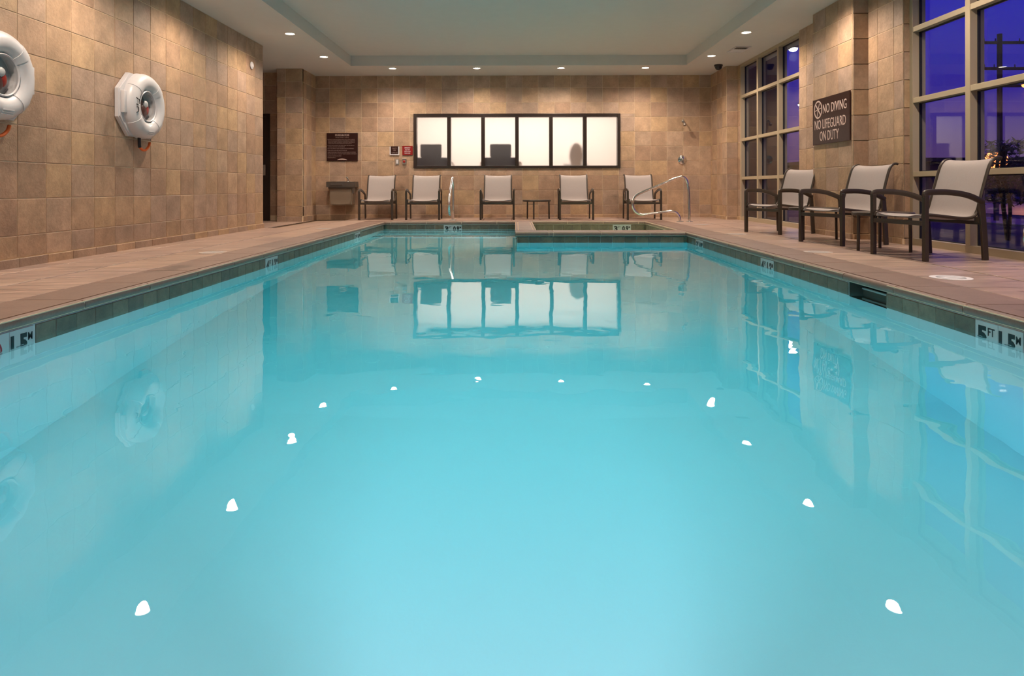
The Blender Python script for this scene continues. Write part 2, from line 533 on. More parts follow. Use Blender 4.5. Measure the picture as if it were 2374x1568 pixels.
# floor: sub-slab in pieces around the pool, then one object per deck tile
bm = B()
box(bm, (-7.2, YN, -0.35), (WIN_XL - 0.02, YB + 0.1, -0.055))
box(bm, (WIN_XR + 0.02, YN, -0.30), (XR + 0.3, 4.12, -0.03)); box(bm, (WIN_XR + 0.02, 4.62, -0.30), (XR + 0.3, YB + 0.1, -0.03))
box(bm, (2.72, 4.12, -0.30), (XR + 0.3, 4.62, -0.03))
box(bm, (WIN_XL - 0.02, WIN_YF + 0.02, -0.30), (WIN_XR + 0.02, YB + 0.1, -0.03))
box(bm, (WIN_XL - 0.02, YN, -0.30), (WIN_XR + 0.02, YNEAR - 0.02, -0.03))
floor = tag(obj('floor', bm, M['floor_grout']), kind='structure')
OUT = 2.64
ccols = cuts(0.6, 13.26, 0.35, 0.515)
sl = 0.024
for i, (xa, xb) in enumerate(((-3.138, -2.645), (-3.66, -3.155), (-3.9, -3.66))):          # left deck falls gently to the wall
    up = Vector((1, 0, sl)).normalized()
    n = up.cross(Vector((0, 1, 0))).normalized()
    p0 = Vector((xa, 0, sl * (xa + 2.645) - 0.012))
    lay(floor, p0, (0, 1, 0), n, cuts(0.6, 10.44 if i == 2 else (12.42 if xa < -3.5 else 13.25), 0.35 + 0.0 * i, 0.515), [0, xb - xa], M['deck'], DECK_TONES, gap=0.007, up=up)
lay(floor, (-6.2, 0, -0.0455), (0, 1, 0), (0, 0, 1), cuts(10.44, 12.85, 0.35, 0.515), cuts(0, 2.30, 0.25, 0.515), M['deck'], DECK_TONES, gap=0.007, up=(1, 0, 0))
lay(floor, (OUT + 0.005, 0, -0.012), (0, 1, 0), (0, 0, 1), ccols, [0, 0.525, 1.04, 1.44], M['deck'], DECK_TONES, gap=0.007, up=(1, 0, 0),
    holes=((12.28, 13.3, 1.18, 1.5), (0, 14, 0.517, 0.533)))
lay(floor, (0, 12.095, -0.012), (1, 0, 0), (0, 0, 1), cuts(-2.645, OUT, -2.645, 0.515), [0, 0.515, 1.03, 1.16], M['deck'], DECK_TONES, gap=0.007, up=(0, 1, 0))

# ceiling: lower border around a raised field
RX0, RX1, RY0, RY1 = -2.97, 3.08, -1.4, 12.17
bm = B()
box(bm, (-7.2, YN - .1, H), (RX0, YB + 0.15, H + 0.06)); box(bm, (RX1, YN - .1, H), (XR + 0.3, YB + 0.15, H + 0.06))
box(bm, (RX0, RY1, H), (RX1, YB + 0.15, H + 0.06)); box(bm, (RX0, YN - .1, H), (RX1, RY0, H + 0.06))
box(bm, (RX0 - .05, RY0 - .05, HR), (RX1 + .05, RY1 + .05, HR + 0.06))
box(bm, (RX0 - .05, RY0, H + .06), (RX0, RY1, HR)); box(bm, (RX1, RY0, H + .06), (RX1 + .05, RY1, HR))
box(bm, (RX0, RY1, H + .06), (RX1, RY1 + .05, HR)); box(bm, (RX0, RY0 - .05, H + .06), (RX1, RY0, HR))
tag(obj('ceiling', bm, M['ceiling']), kind='structure')

# walls
rowsB = wall_rows(0, 0.062, 0.25, 0.287)
rowsL = wall_rows(-0.035, 0.042, 0.218, 0.2905)
WINB = (-2.0, 2.057, 0.972, 2.037)      # frosted window in the back wall
wall('wall_back', (-3.96, YB), (1, 0), (0, -1), 7.80, -0.05, H, cuts(0, 7.80, 0.304, 0.3157), rowsB,
     holes=((WINB[0] + 3.96, WINB[1] + 3.96, WINB[2], WINB[3]),), base=0.062, base_name='baseboard_back')
# long left wall: tiles where they can be seen, backing further back behind the camera
bm = B(); box(bm, (XL - 0.3, YN, -0.1), (XL - 0.012, 3.34, H))
tag(obj('wall_left_near', bm, M['grout']), kind='structure')
wl_ = wall('wall_left', (XL - 0.012, 3.34), (0, 1), (1, 0), 7.09, -0.1, H, cuts(0, 7.09, 5.277 - 3.34, 0.3222), rowsL, thick=0.30, base=0.042, base_name='baseboard_left')
lay(wl_, (XL - 0.3, 10.43, 0), (1, 0, 0), (0, 1, 0), [0, 0.29], rowsL, M['tile'], TILE_TONES)
wall('wall_jog', (-4.40, 12.43), (1, 0), (0, -1), 0.473, -0.05, H, cuts(0, 0.473, 0.16, 0.3157), rowsB, base=0.062, base_name='baseboard_jog', thick=0.06)
wall('wall_jog_side', (-3.932, 12.43), (0, 1), (1, 0), 0.83, -0.05, H, cuts(0, 0.83, 0.24, 0.3157), rowsB, base=0.062, base_name='baseboard_jog_side', thick=0.06)
wall('wall_jog_return', (-4.40, 12.43), (0, 1), (-1, 0), 0.42, -0.05, H, cuts(0, 0.42, 0.1, 0.3157), rowsB, thick=0.06)
wall('wall_alcove', (-6.2, 12.85), (1, 0), (0, -1), 1.80, -0.06, H, cuts(0, 1.80, 0.15, 0.3157), rowsB, holes=((0.55, 1.52, -0.1, 2.0),), thick=0.12)
bm = B(); box(bm, (-6.3, 9.3, -0.1), (-6.2, 13.0, H)); box(bm, (-6.3, 9.2, -0.1), (XL - 0.3, 9.3, H))
box(bm, (-5.9, 12.98, -0.1), (-4.5, 13.08, 2.3))
tag(obj('wall_passage', bm, M['gym_wall']), kind='structure')
bm = B(); box(bm, (-4.2, YN - 0.1, -0.1), (XR + 0.2, YN, H)); tag(obj('wall_near', bm, M['grout']), kind='structure')
# right side, piece by piece from the back corner towards the camera
wall('wall_right_corner', (3.835, YB), (0, -1), (-1, 0), 0.98, -0.05, H, cuts(0, 0.98, 0.1, 0.3157), rowsB, base=0.062, base_name='baseboard_right_corner', thick=0.1)
wall('wall_right_return', (3.835, 12.28), (1, 0), (0, -1), 0.205, -0.05, H, [0, 0.205], rowsB, base=0.062, base_name='baseboard_right_return', thick=0.1)
wall('wall_right_reveal', (4.04, 12.28), (0, -1), (-1, 0), 0.14, -0.05, H, [0, 0.14], rowsB, base=0.062, base_name='baseboard_right_reveal', thick=0.1)
wall('wall_right_middle', (3.995, 9.52), (0, -1), (-1, 0), 0.88, -0.05, H, cuts(0, 0.88, 0.25, 0.3157), rowsB, base=0.062, base_name='baseboard_right_middle', thick=0.2)
wall('wall_right_pier', (3.805, 8.645), (0, -1), (-1, 0), 1.02, -0.05, H, cuts(0, 1.02, 0.36, 0.3157), rowsB, base=0.062, base_name='baseboard_right_pier', thick=0.2)
wall('wall_right_pier_end', (3.805, 7.625), (1, 0), (0, -1), 0.175, -0.05, H, [0, 0.175], rowsB, base=0.062, base_name='baseboard_right_pier_end', thick=0.1)
wall('wall_right_front', (3.978, 7.625), (0, -1), (-1, 0), 0.69, -0.05, H, cuts(0, 0.69, 0.2, 0.3157), rowsB, base=0.062, base_name='baseboard_right_front', thick=0.2)
wall('wall_right_front_return', (3.978, 6.935), (1, 0), (0, -1), 0.10, -0.05, H, [0, 0.10], rowsB, base=0.062, base_name='baseboard_right_front_return', thick=0.1)
bm = B(); box(bm, (4.0, YN, -0.1), (4.3, -1.0, H)); tag(obj('wall_right_near', bm, M['grout']), kind='structure')

# door in the passage, with frame and a pale lock plate
d = tag(empty('door_1', (-5.165, 12.86, -0.03)), kind='structure')
obj('door_frame', box(box(box(B(), (-0.485, -0.03, 0), (-0.43, 0.08, 2.03)), (0.43, -0.03, 0), (0.485, 0.08, 2.03)), (-0.43, -0.03, 1.975), (0.43, 0.08, 2.03)), M['door'], d)
obj('door_leaf', box(B(), (-0.43, 0.0, 0.005), (0.43, 0.045, 1.975), 0.003), M['door'], d)
lp = obj('lock_plate', box(B(), (0.30, -0.025, 0.86), (0.40, 0.0, 1.06), 0.004), M['steel'], d)
obj('door_handle', sweep(B(), spline([(0.36, -0.025, 0.98), (0.36, -0.06, 0.98), (0.30, -0.065, 0.98), (0.22, -0.065, 0.98)], 4), circ(0.01, 8)), M['steel'], lp)


# ------------------------------------------------------------------ windows
def bars(parent, name, mat, a, b): return obj(name, box(B(), a, b, 0.003), mat, parent)


def big_window(name, y0, y1, mull, trans):
    """aluminium curtain window in the plane x = XR; y0 is the far jamb (larger y)"""
    root = empty(name); tag(root, kind='structure')
    x0, x1 = XR - 0.045, XR + 0.085
    f = B()
    box(f, (x0, y0 - 0.06, 0), (x1, y0, H)); box(f, (x0, y1, 0), (x1, y1 + 0.06, H))
    box(f, (x0, y1 + 0.06, H - 0.05), (x1, y0 - 0.06, H)); box(f, (x0, y1 + 0.06, -0.01), (x1, y0 - 0.06, 0.065))
    obj('window_frame', f, M['window_frame'], root)
    for m in mull: bars(root, 'mullion', M['window_frame'], (x0, m - 0.032, 0.065), (x1, m + 0.032, H - 0.05))
    ys = [y0 - 0.06] + [v for m in mull for v in (m + 0.032, m - 0.032)] + [y1 + 0.06]
    zs = [0.065] + [v for t in trans for v in (t - 0.026, t + 0.026)] + [H - 0.05]
    for k in range(0, len(ys), 2):
        for t in trans: bars(root, 'transom', M['window_frame'], (x0 + 0.004, ys[k + 1], t - 0.026), (x1 - 0.004, ys[k], t + 0.026))
        for q in range(0, len(zs), 2):
            a, b_, c, e = ys[k + 1], ys[k], zs[q], zs[q + 1]
            g = 0.008
            gk = B()
            for (u0, u1, v0, v1) in ((a, a + g, c, e), (b_ - g, b_, c, e), (a + g, b_ - g, c, c + g), (a + g, b_ - g, e - g, e)):
                box(gk, (XR + 0.020, u0, v0), (XR + 0.046, u1, v1))
            pn = obj('pane', box(B(), (XR + 0.030, a + 0.001, c + 0.001), (XR + 0.036, b_ - 0.001, e - 0.001)), M['glass'], root)
            obj('gasket', gk, M['gasket'], pn)
    return root


big_window('window_2', 12.14, 9.52, (11.28, 10.40), (0.747, 1.432, 2.205))
big_window('window_3', 6.935, -1.0, (6.045, 5.16, 4.27, 3.38, 2.5, 1.6, 0.7, -0.2), (0.718, 1.466, 2.187))

# frosted interior window in the back wall
root = tag(empty('window_1'), kind='structure')
x0, x1, z0, z1 = WINB
f = B()
for a, b in (((x0, YB - 0.03, z0), (x0 + 0.058, YB + 0.13, z1)), ((x1 - 0.058, YB - 0.03, z0), (x1, YB + 0.13, z1)),
             ((x0 + 0.058, YB - 0.03, z1 - 0.062), (x1 - 0.058, YB + 0.13, z1)), ((x0 + 0.058, YB - 0.03, z0), (x1 - 0.058, YB + 0.13, z0 + 0.045))):
    box(f, a, b, 0.004)
obj('window_frame', f, M['dark_frame'], root)
ms = (-1.305, -0.636, 0.030, 0.698, 1.363)
ex = [x0 + 0.058] + [v for m in ms for v in (m - 0.035, m + 0.035)] + [x1 - 0.058]
for m in ms: bars(root, 'mullion', M['dark_frame'], (m - 0.035, YB - 0.026, z0 + 0.045), (m + 0.035, YB + 0.13, z1 - 0.062))
for k in range(0, 12, 2):
    obj('frosted_pane', box(B(), (ex[k] - 0.005, YB + 0.02, z0 + 0.04), (ex[k + 1] + 0.005, YB + 0.028, z1 - 0.057)), M['frost'], root)

# the exercise room behind it
bm = B()
box(bm, (-4.2, 16.6, -0.1), (3.9, 16.7, 2.9)); box(bm, (-4.3, YB + 0.12, -0.1), (-4.2, 16.7, 2.9)); box(bm, (3.9, YB + 0.12, -0.1), (4.0, 16.7, 2.9))
box(bm, (-4.3, YB + 0.12, 2.8), (4.0, 16.7, 2.9))
tag(obj('wall_gym', bm, M['gym_wall']), kind='structure')
tag(obj('floor_gym', box(B(), (-4.3, YB + 0.12, -0.1), (4.0, 16.7, 0.0)), M['gym_floor']), kind='structure')
area_light('gym_ceiling_light', (0, 15.2, 2.72), (0, 0, 0), 5.5, GYM_W, (1.0, 0.92, 0.87), 'RECTANGLE', 1.6)


# ------------------------------------------------------------------ pool
pool = B()
ZD, ZS = -1.62, -1.08       # floor at the near (deep) end and at the far end
XW0, XW1 = WIN_XL, WIN_XR


def quad(bm, *p): return bm.faces.new([bm.verts.new(q) for q in p])


def slab(bm, a, b): return box(bm, a, b)


TOPZ = -0.042
slab(pool, (XW0 - 0.15, YNEAR, -1.8), (XW0, WIN_YF + 0.15, TOPZ))
SKY0, SKY1 = 4.14, 4.61      # skimmer mouth
slab(pool, (XW1, YNEAR, -1.8), (XW1 + 0.15, SKY0, TOPZ)); slab(pool, (XW1, SKY1, -1.8), (XW1 + 0.15, WIN_YS + 0.2, TOPZ))
slab(pool, (XW1, SKY0, -1.8), (XW1 + 0.15, SKY1, -0.26))
slab(pool, (XW0, WIN_YF, -1.8), (0.02, WIN_YF + 0.15, TOPZ))
slab(pool, (XW0 - 0.15, YNEAR - 0.15, -1.8), (XW1 + 0.15, YNEAR, TOPZ))
slab(pool, (0.02, WIN_YS, -1.8), (XW1, WIN_YS + 0.33, TOPZ))
slab(pool, (0.02, WIN_YS + 0.33, -1.8), (0.27, WIN_YF + 0.15, TOPZ))
# sloped bottom as a wedge
v = [pool.verts.new(p) for p in ((XW0, YNEAR, ZD), (XW1, YNEAR, ZD), (XW1, 3.6, ZD), (XW0, 3.6, ZD),
                                 (XW0, WIN_YF, ZS), (XW1, WIN_YF, ZS))]
pool.faces.new((v[0], v[1], v[2], v[3])); pool.faces.new((v[3], v[2], v[5], v[4]))
basin = obj('pool_basin', pool, M['plaster']); tag(basin, 'white plaster pool basin under the turquoise water', None, kind='structure')
for k, (zt, yy) in enumerate(((-0.385, 11.52), (-0.635, 11.24), (-0.885, 10.77))):
    st = obj('step', box(B(), (XW0 + 0.001, yy, -1.4), (0.019, WIN_YF - 0.001, zt), 0.01), M['plaster'], basin)
    lay(st, (XW0, yy, zt - 0.002), (1, 0, 0), (0, 0, 1), cuts(0, 2.32, 0.02, 0.157), [0.004, 0.090], M['band'], [(0.03, 0.028, 0.022)], t=0.005, gap=0.014, up=(0, 1, 0))

# waterline tiles, one object each, with gaps where the depth markers sit
BZ = [-0.216, -0.060]
PT = 0.1575
MK = {'L3': (9.62, 9.935), 'L4': (6.175, 6.49), 'L5': (2.57, 3.215), 'R3': (8.165, 8.48), 'R4': (5.93, 6.245), 'R5': (3.02, 3.335), 'F': (-1.25, -0.935)}
lay(basin, (XW0, 0, 0), (0, 1, 0), (1, 0, 0), cuts(2.4, WIN_YF, 2.57, PT), BZ, M['band'], BAND_TONES, t=0.007, gap=0.003, holes=[(*MK[k], -1, 0) for k in ('L3', 'L4', 'L5')])
lay(basin, (XW1, 0, 0), (0, 1, 0), (-1, 0, 0), cuts(2.4, WIN_YS, 3.02, PT), BZ, M['band'], BAND_TONES, t=0.007, gap=0.003, holes=[(*MK[k], -1, 0) for k in ('R3', 'R4', 'R5')] + [(SKY0, SKY1, -1, 0)])
lay(basin, (0, WIN_YF, 0), (1, 0, 0), (0, -1, 0), cuts(XW0, 0.02, -1.25, PT), BZ, M['band'], BAND_TONES, t=0.007, gap=0.003, holes=[(*MK['F'], -1, 0)])
lay(basin, (0, WIN_YS, 0), (1, 0, 0), (0, -1, 0), cuts(0.02, XW1, 0.02, PT), BZ, M['band'], BAND_TONES, t=0.007, gap=0.003)
lay(basin, (0.02, 0, 0), (0, 1, 0), (-1, 0, 0), cuts(WIN_YS, WIN_YF, 8.93, PT), BZ, M['band'], BAND_TONES, t=0.007, gap=0.003)

# spa basin
SX0, SX1, SY0, SY1 = 0.27, WIN_XR, WIN_YS + 0.33, WIN_YE + 0.09
sp = B()
slab(sp, (SX0, SY0, -1.1), (SX1, SY1, -0.95)); slab(sp, (SX1, WIN_YS + 0.2, -1.1), (SX1 + 0.15, SY1 + 0.15, TOPZ))
slab(sp, (SX0, SY1, -1.1), (SX1, SY1 + 0.15, TOPZ))
slab(sp, (SX0 - 0.012, SY0 - 0.01, -1.1), (SX0 + 0.002, SY1, -0.05)); slab(sp, (SX0, SY0 - 0.012, -1.1), (SX1, SY0 + 0.002, -0.05))
spa = obj('spa_basin', sp, M['plaster']); tag(spa, 'raised square spa basin beside the far end of the pool', None, kind='structure')
lay(spa, (0, SY1, 0), (1, 0, 0), (0, -1, 0), cuts(SX0, SX1, 0.35, PT), BZ, M['band'], BAND_TONES[3:4] + BAND_TONES[:2], t=0.007, gap=0.003, holes=[(1.69, 2.005, -1, 0)])
lay(spa, (SX1, 0, 0), (0, 1, 0), (-1, 0, 0), cuts(SY0, SY1, 9.3, PT), BZ, M['band'], BAND_TONES, t=0.007, gap=0.003)
lay(spa, (SX0 + 0.002, 0, 0), (0, 1, 0), (1, 0, 0), cuts(SY0, SY1, 9.3, PT), BZ, M['band'], BAND_TONES, t=0.007, gap=0.003)

# skimmer niche
sk = B()
slab(sk, (2.272, SKY0 + 0.003, -0.262), (2.40, SKY1 - 0.003, -0.256)); slab(sk, (2.40, SKY0 - 0.03, -0.45), (2.72, SKY1 + 0.03, -0.40)); slab(sk, (2.68, SKY0 - 0.03, -0.40), (2.72, SKY1 + 0.03, -0.01))
slab(sk, (2.272, SKY1 - 0.004, -0.40), (2.68, SKY1 + 0.03, -0.012)); slab(sk, (2.272, SKY0 - 0.03, -0.40), (2.68, SKY0 + 0.004, -0.012))
slab(sk, (2.272, SKY0 - 0.02, -0.045), (2.68, SKY1 + 0.02, -0.016)); slab(sk, (2.395, SKY0, -0.45), (2.402, SKY1, -0.256))
skm = obj('pool_skimmer', sk, M['niche']); tag(skm, 'dark rectangular skimmer opening in the right pool wall', 'skimmer')
obj('weir_light_stop', box(B(), (2.362, SKY0 + 0.005, -0.255), (2.372, SKY1 - 0.005, -0.10)), M['niche'], skm)  # dark plate added to keep the pool's light out of the niche
obj('weir_bar', box(B(), (2.355, SKY0 + 0.005, -0.106), (2.378, SKY1 - 0.005, -0.094), 0.003), M['marker'], skm)

# water: one closed body reaching into the walls all round
wb = B()
poly = [(XW0 - 0.05, YNEAR - 0.05), (XW1 + 0.05, YNEAR - 0.05), (XW1 + 0.05, SKY0), (2.70, SKY0), (2.70, SKY1), (XW1 + 0.05, SKY1),
        (XW1 + 0.05, WIN_YS + 0.06), (0.08, WIN_YS + 0.06), (0.08, WIN_YF + 0.05), (XW0 - 0.05, WIN_YF + 0.05)]
prism(wb, poly, -1.75, WATER)
tag(obj('pool_water', wb, M['water']), 'still turquoise water filling the pool, reflecting lamps and the lit window', 'water', kind='stuff')
wb = prism(B(), [(SX0 - 0.03, SY0 - 0.05), (SX1 + 0.05, SY0 - 0.05), (SX1 + 0.05, SY1 + 0.05), (SX0 - 0.03, SY1 + 0.05)], -1.05, -0.175)
tag(obj('spa_water', wb, M['spa_water']), 'pale green water in the small spa beyond the low wall', 'water', kind='stuff')

# lamps set into the pool walls, plus an added fill at the steps
def pool_lamp(loc, rot, power, label, r=0.13, spread=84, col=(1.0, 0.29, 0.35)):
    t = empty('pool_lamp', loc, 0, label, 'lamp', 'lamps under the water')
    t.rotation_euler = rot
    obj('rim', lathe(B(), [(r * 0.8, 0.0), (r, 0.0), (r, 0.018), (r * 0.86, 0.03), (r * 0.8, 0.03)], n=24), M['chrome'], t, True)
    obj('lens', lathe(B(), [(0.0, 0.012), (r * 0.8, 0.010)], n=24), M['pool_lens'], t)
    L = area_light('pool_lamp_light', (0, 0, 0.035), (PI, 0, 0), r * 1.7, power, col, parent=t); L.data.spread = math.radians(spread)


pool_lamp((-0.75, YNEAR, -0.62), (-PI / 2 - 0.28, 0, 0), POOL_LAMP_W, 'round underwater lamp in the near pool wall, left one')
pool_lamp((0.75, YNEAR, -0.62), (-PI / 2 - 0.28, 0, 0), POOL_LAMP_W, 'round underwater lamp in the near pool wall, right one')
pool_lamp((0.019, 10.1, -0.62), (0, -PI / 2, 0), STEP_FILL_W, 'added underwater fill lamp beside the pool steps', 0.10, 170, (1.0, 0.62, 0.60))  # unseen lamp added only to brighten the submerged steps
pool_lamp((1.3, SY0 + 0.01, -0.55), (-PI / 2, 0, 0), SPA_LAMP_W, 'small underwater lamp inside the spa', 0.08, 180, (1.0, 0.95, 0.55))

# ------------------------------------------------------------------ coping stones with a bullnose and a shadow groove
_cop = {}


def coping_mesh(L, W, two=False):
    key = (round(L, 3), round(W, 3), two)
    if key in _cop: return _cop[key]
    L, W = key[0], key[1]

    def nose(sgn, x):   # profile from under the nose to behind the groove; x = outer edge
        R = 0.028
        pts = [(x + sgn * 0.045, -0.056), (x + sgn * R, -0.056)]
        for k in range(1, 8):
            a = -PI / 2 - k * PI / 8
            pts.append((x + sgn * (R + R * math.cos(a)), -0.028 + R * math.sin(a)))
        pts += [(x + sgn * R, 0.0), (x + sgn * 0.040, -0.0005), (x + sgn * 0.041, -0.012), (x + sgn * 0.051, -0.012), (x + sgn * 0.052, 0.0)]
        return pts
    prof = nose(1, 0.0)
    if two: prof += nose(-1, W)[::-1]
    else: prof += [(W - 0.003, 0.0), (W, -0.003), (W, -0.03), (0.045, -0.03)]
    me = bpy.data.meshes.new('coping_stone'); vs = []; fs = []; n = len(prof)
    for y in (0.0, L): vs += [(x, y, z) for x, z in prof]
    for i in range(n): fs.append((i, (i + 1) % n, n + (i + 1) % n, n + i))
    fs.append(tuple(range(n))); fs.append(tuple(range(2 * n - 1, n - 1, -1)))
    me.from_pydata(vs, [], fs)
    bm = bmesh.new(); bm.from_mesh(me); bmesh.ops.recalc_face_normals(bm, faces=bm.faces); bm.to_mesh(me); bm.free()
    for p in me.polygons: p.use_smooth = True
    me.set_sharp_from_angle(angle=math.radians(35))
    me.materials.append(M['coping'])
    _cop[key] = me
    return me


def coping_run(root, edge, along, inward, marks, W, two=False, gap=0.008):
    """edge: point on the nosing line; inward: direction from the pool to the deck; marks: positions along the run"""
    a = Vector((*along, 0)); i = Vector((*inward, 0)); flip = i.cross(a).z < 0
    for s0, s1 in zip(marks, marks[1:]):
        L = s1 - s0 - gap
        o = link('coping_stone', coping_mesh(L, W, two), root)
        aa = -a if flip else a
        p = Vector((*edge, 0)) + a * ((s1 - gap / 2) if flip else (s0 + gap / 2))
        m = Matrix.Identity(4)
        for k in range(3): m[k][0] = i[k]; m[k][1] = aa[k]; m[k][2] = (0, 0, 1)[k]; m[k][3] = p[k]
        o.matrix_local = m; tone(o, COPING_TONES, 0.04)
        # pale mortar bead showing at each joint
    return root


NL, NR_, NF, NS = WIN_XL + 0.03, WIN_XR - 0.03, WIN_YF - 0.03, WIN_YS - 0.045
cop = empty('trim_1'); tag(cop, kind='structure')
coping_run(cop, (NL, 0), (0, 1), (-1, 0), cuts(0.1, NF, 3.55, 0.632), 0.373)
coping_run(cop, (NR_, 0), (0, 1), (1, 0), cuts(0.1, NF, 3.395, 0.622), 0.40)
coping_run(cop, (0, NF), (1, 0), (0, 1), cuts(-2.643, 2.64, -2.17, 0.615), 0.373)
cop2 = empty('trim_2'); tag(cop2, kind='structure')
coping_run(cop2, (0, NS), (1, 0), (0, 1), [-0.008, 0.44, 0.50, 1.13, 1.77, NR_ - 0.004], 0.44, True)
coping_run(cop2, (-0.008, 0), (0, 1), (1, 0), cuts(NS + 0.445, NF, 9.9, 0.615), 0.30, True)
mb = B()     # mortar bed under the stones, seen in the joints
for a, b in (((NL - 0.36, 0.1, -0.048), (NL - 0.006, NF + 0.35, -0.006)), ((NR_ + 0.006, 0.1, -0.048), (NR_ + 0.38, 4.1, -0.006)), ((NR_ + 0.006, 4.65, -0.048), (NR_ + 0.38, NF + 0.35, -0.006)),
             ((NR_ + 0.006, 4.1, -0.0465), (NR_ + 0.38, 4.65, -0.0155)),
             ((-2.6, NF + 0.006, -0.048), (2.6, NF + 0.36, -0.006)), ((0.0, NS + 0.006, -0.048), (NR_ - 0.01, NS + 0.434, -0.006)), ((-0.002, NS + 0.4, -0.048), (0.286, NF, -0.006))):
    box(mb, a, b)
tag(obj('trim_3', mb, M['grout']), kind='structure')


# ------------------------------------------------------------------ depth markers
def stroke_ring(bm, r, wd, n=28, t=0.001):
    lathe(bm, [(r - wd, 0), (r, 0), (r, t), (r - wd, t), (r - wd, 0)], n=n); return bm


def no_dive(parent, M4, r, ring_mat, fig_mat):
    bm = B(); stroke_ring(bm, r, r * 0.17)
    o = obj('no_diving_ring', bm, ring_mat, parent); o.matrix_local = M4
    bm = B(); sweep(bm, [(-r * 0.64, r * 0.64, 0.0006), (r * 0.64, -r * 0.64, 0.0006)], rect(r * 0.17, 0.0012), up=(0, 0, 1))
    o = obj('ring_slash', bm, ring_mat, parent); o.matrix_local = M4
    bm = B()
    sweep(bm, [(-r * 0.25, -r * 0.75, 0.0004), (0.0, 0.0, 0.0004), (r * 0.35, r * 0.65, 0.0004)], rect(r * 0.12, 0.0008), up=(0, 0, 1))
    sweep(bm, [(-r * 0.75, -r * 0.1, 0.0004), (0.0, 0.02 * r, 0.0004), (r * 0.75, r * 0.12, 0.0004)], rect(r * 0.08, 0.0008), up=(0, 0, 1))
    o = obj('diver_figure', bm, fig_mat, parent); o.matrix_local = M4


def depth_marker(loc, d, n, ft, m, label, extra=0):
    """two white tiles; d = reading direction, n = out of the wall; loc = left end of the marker"""
    t = empty('depth_marker', loc, 0, label, 'depth marker')
    d3 = Vector((*d, 0)); n3 = Vector((*n, 0)); h = BZ[1] - BZ[0]
    for k in range(2 + (2 if extra else 0)):
        o = link('tile', tile_mesh(PT - 0.002, h - 0.002, 0.009, M['marker'], 0.0015), t)
        dd = d3 if d3.cross(n3).z > 0 else -d3
        org = d3 * (PT * k + 0.001) if dd == d3 else d3 * (PT * (k + 1) - 0.001)
        mm = Matrix.Identity(4)
        for q in range(3): mm[q][0] = dd[q]; mm[q][1] = n3[q]; mm[q][2] = (0, 0, 1)[q]; mm[q][3] = (org + Vector((0, 0, BZ[0] + 0.001)))[q]
        o.matrix_local = mm; o.color = (1, 1, 1, 1)
    at = lambda s, z: frame3(d3, n3, d3 * s + n3 * 0.0098 + Vector((0, 0, z)))
    zt = BZ[1]
    o_ = PT * 2 if extra else 0
    text(ft, 0.117, M['marker_ink'], t, at(0.051, zt - 0.068), 0.05, fit=(0.064, 0.088))
    text('FT', 0.05, M['marker_ink'], t, at(0.1135, zt - 0.045), 0.01, fit=(0.044, 0.038))
    if extra:
        no_dive(t, at(0.375, zt - 0.075), 0.052, M['marker_red'], M['marker_ink'])
        text('NO DIVING', 0.02, M['marker_ink'], t, at(0.375, zt - 0.138), 0.01, fit=(0.11, 0.014))
    text(m, 0.117, M['marker_ink'], t, at(0.2165 + o_, zt - 0.068), 0.05, fit=(0.104, 0.088))
    text('M', 0.05, M['marker_ink'], t, at(0.2875 + o_, zt - 0.045), 0.01, fit=(0.028, 0.036))
    return t


depth_marker((XW0, MK['L3'][0], 0), (0, 1), (1, 0), '3', '0.9', 'small white 3 FT depth marker tile on left pool wall, by the far corner')
depth_marker((XW0, MK['L4'][0], 0), (0, 1), (1, 0), '4', '1.2', 'white 4 FT depth marker tile on left pool wall, by the far half')
depth_marker((XW0, MK['L5'][0], 0), (0, 1), (1, 0), '5', '1.5', 'large white depth marker with red no diving ring, left pool wall', extra=1)
depth_marker((XW1, MK['R3'][1], 0), (0, -1), (-1, 0), '3', '0.9', 'small white 3 FT depth marker tile on right pool wall beside the spa wall')
depth_marker((XW1, MK['R4'][1], 0), (0, -1), (-1, 0), '4', '1.2', 'white 4 FT depth marker tile on right pool wall beyond the skimmer')
depth_marker((XW1, MK['R5'][1], 0), (0, -1), (-1, 0), '5', '1.5', 'large white 5 FT 1.5 M depth marker tile on right pool wall')
depth_marker((MK['F'][0], WIN_YF, 0), (1, 0), (0, -1), '3', '0.9', 'white 3 FT depth marker tile on far pool wall under the steel rail')
depth_marker((1.69, SY1, 0), (1, 0), (0, -1), '3', '0.9', 'white 3 FT depth marker tile inside the spa')

# round stickers on the deck
for (x, y, lb) in ((2.815, 4.38, 'round white no diving sticker on right deck beside the nearest chair'),
                   (2.735, 6.12, 'round white sticker on right deck beside the middle chair'),
                   (2.77, 8.47, 'round white sticker on right deck beside the chair farthest from camera'),
                   (2.93, 10.63, 'round white sticker on right deck beside the spa handrail'),
                   (-2.775, 9.75, 'round white sticker on left deck near the far end'),
                   (-2.775, 6.18, 'round white sticker on left deck beside the 4 FT marker')):
    z = sl * (x + 2.645) if x < 0 else 0.0
    t = empty('deck_sticker', (x, y, z + 0.0005), PI if x > 0 else 0, lb, 'sticker', 'no diving stickers on the deck')
    obj('disc', lathe(B(), [(0.0, 0.0), (0.122, 0.0), (0.122, 0.002), (0.0, 0.002)], n=32), M['cream' if (x, y) == (2.815, 4.38) else 'worn'], t)
    rm = B(); stroke_ring(rm, 0.085, 0.012); o = obj('printed_ring', rm, M['ring_gray'], t, loc=(0, 0, 0.002))
    o = obj('printed_slash', sweep(B(), [(-0.055, 0.055, 0.0005), (0.055, -0.055, 0.0005)], rect(0.012, 0.001), up=(0, 0, 1)), M['ring_gray'], t, loc=(0, 0, 0.002))


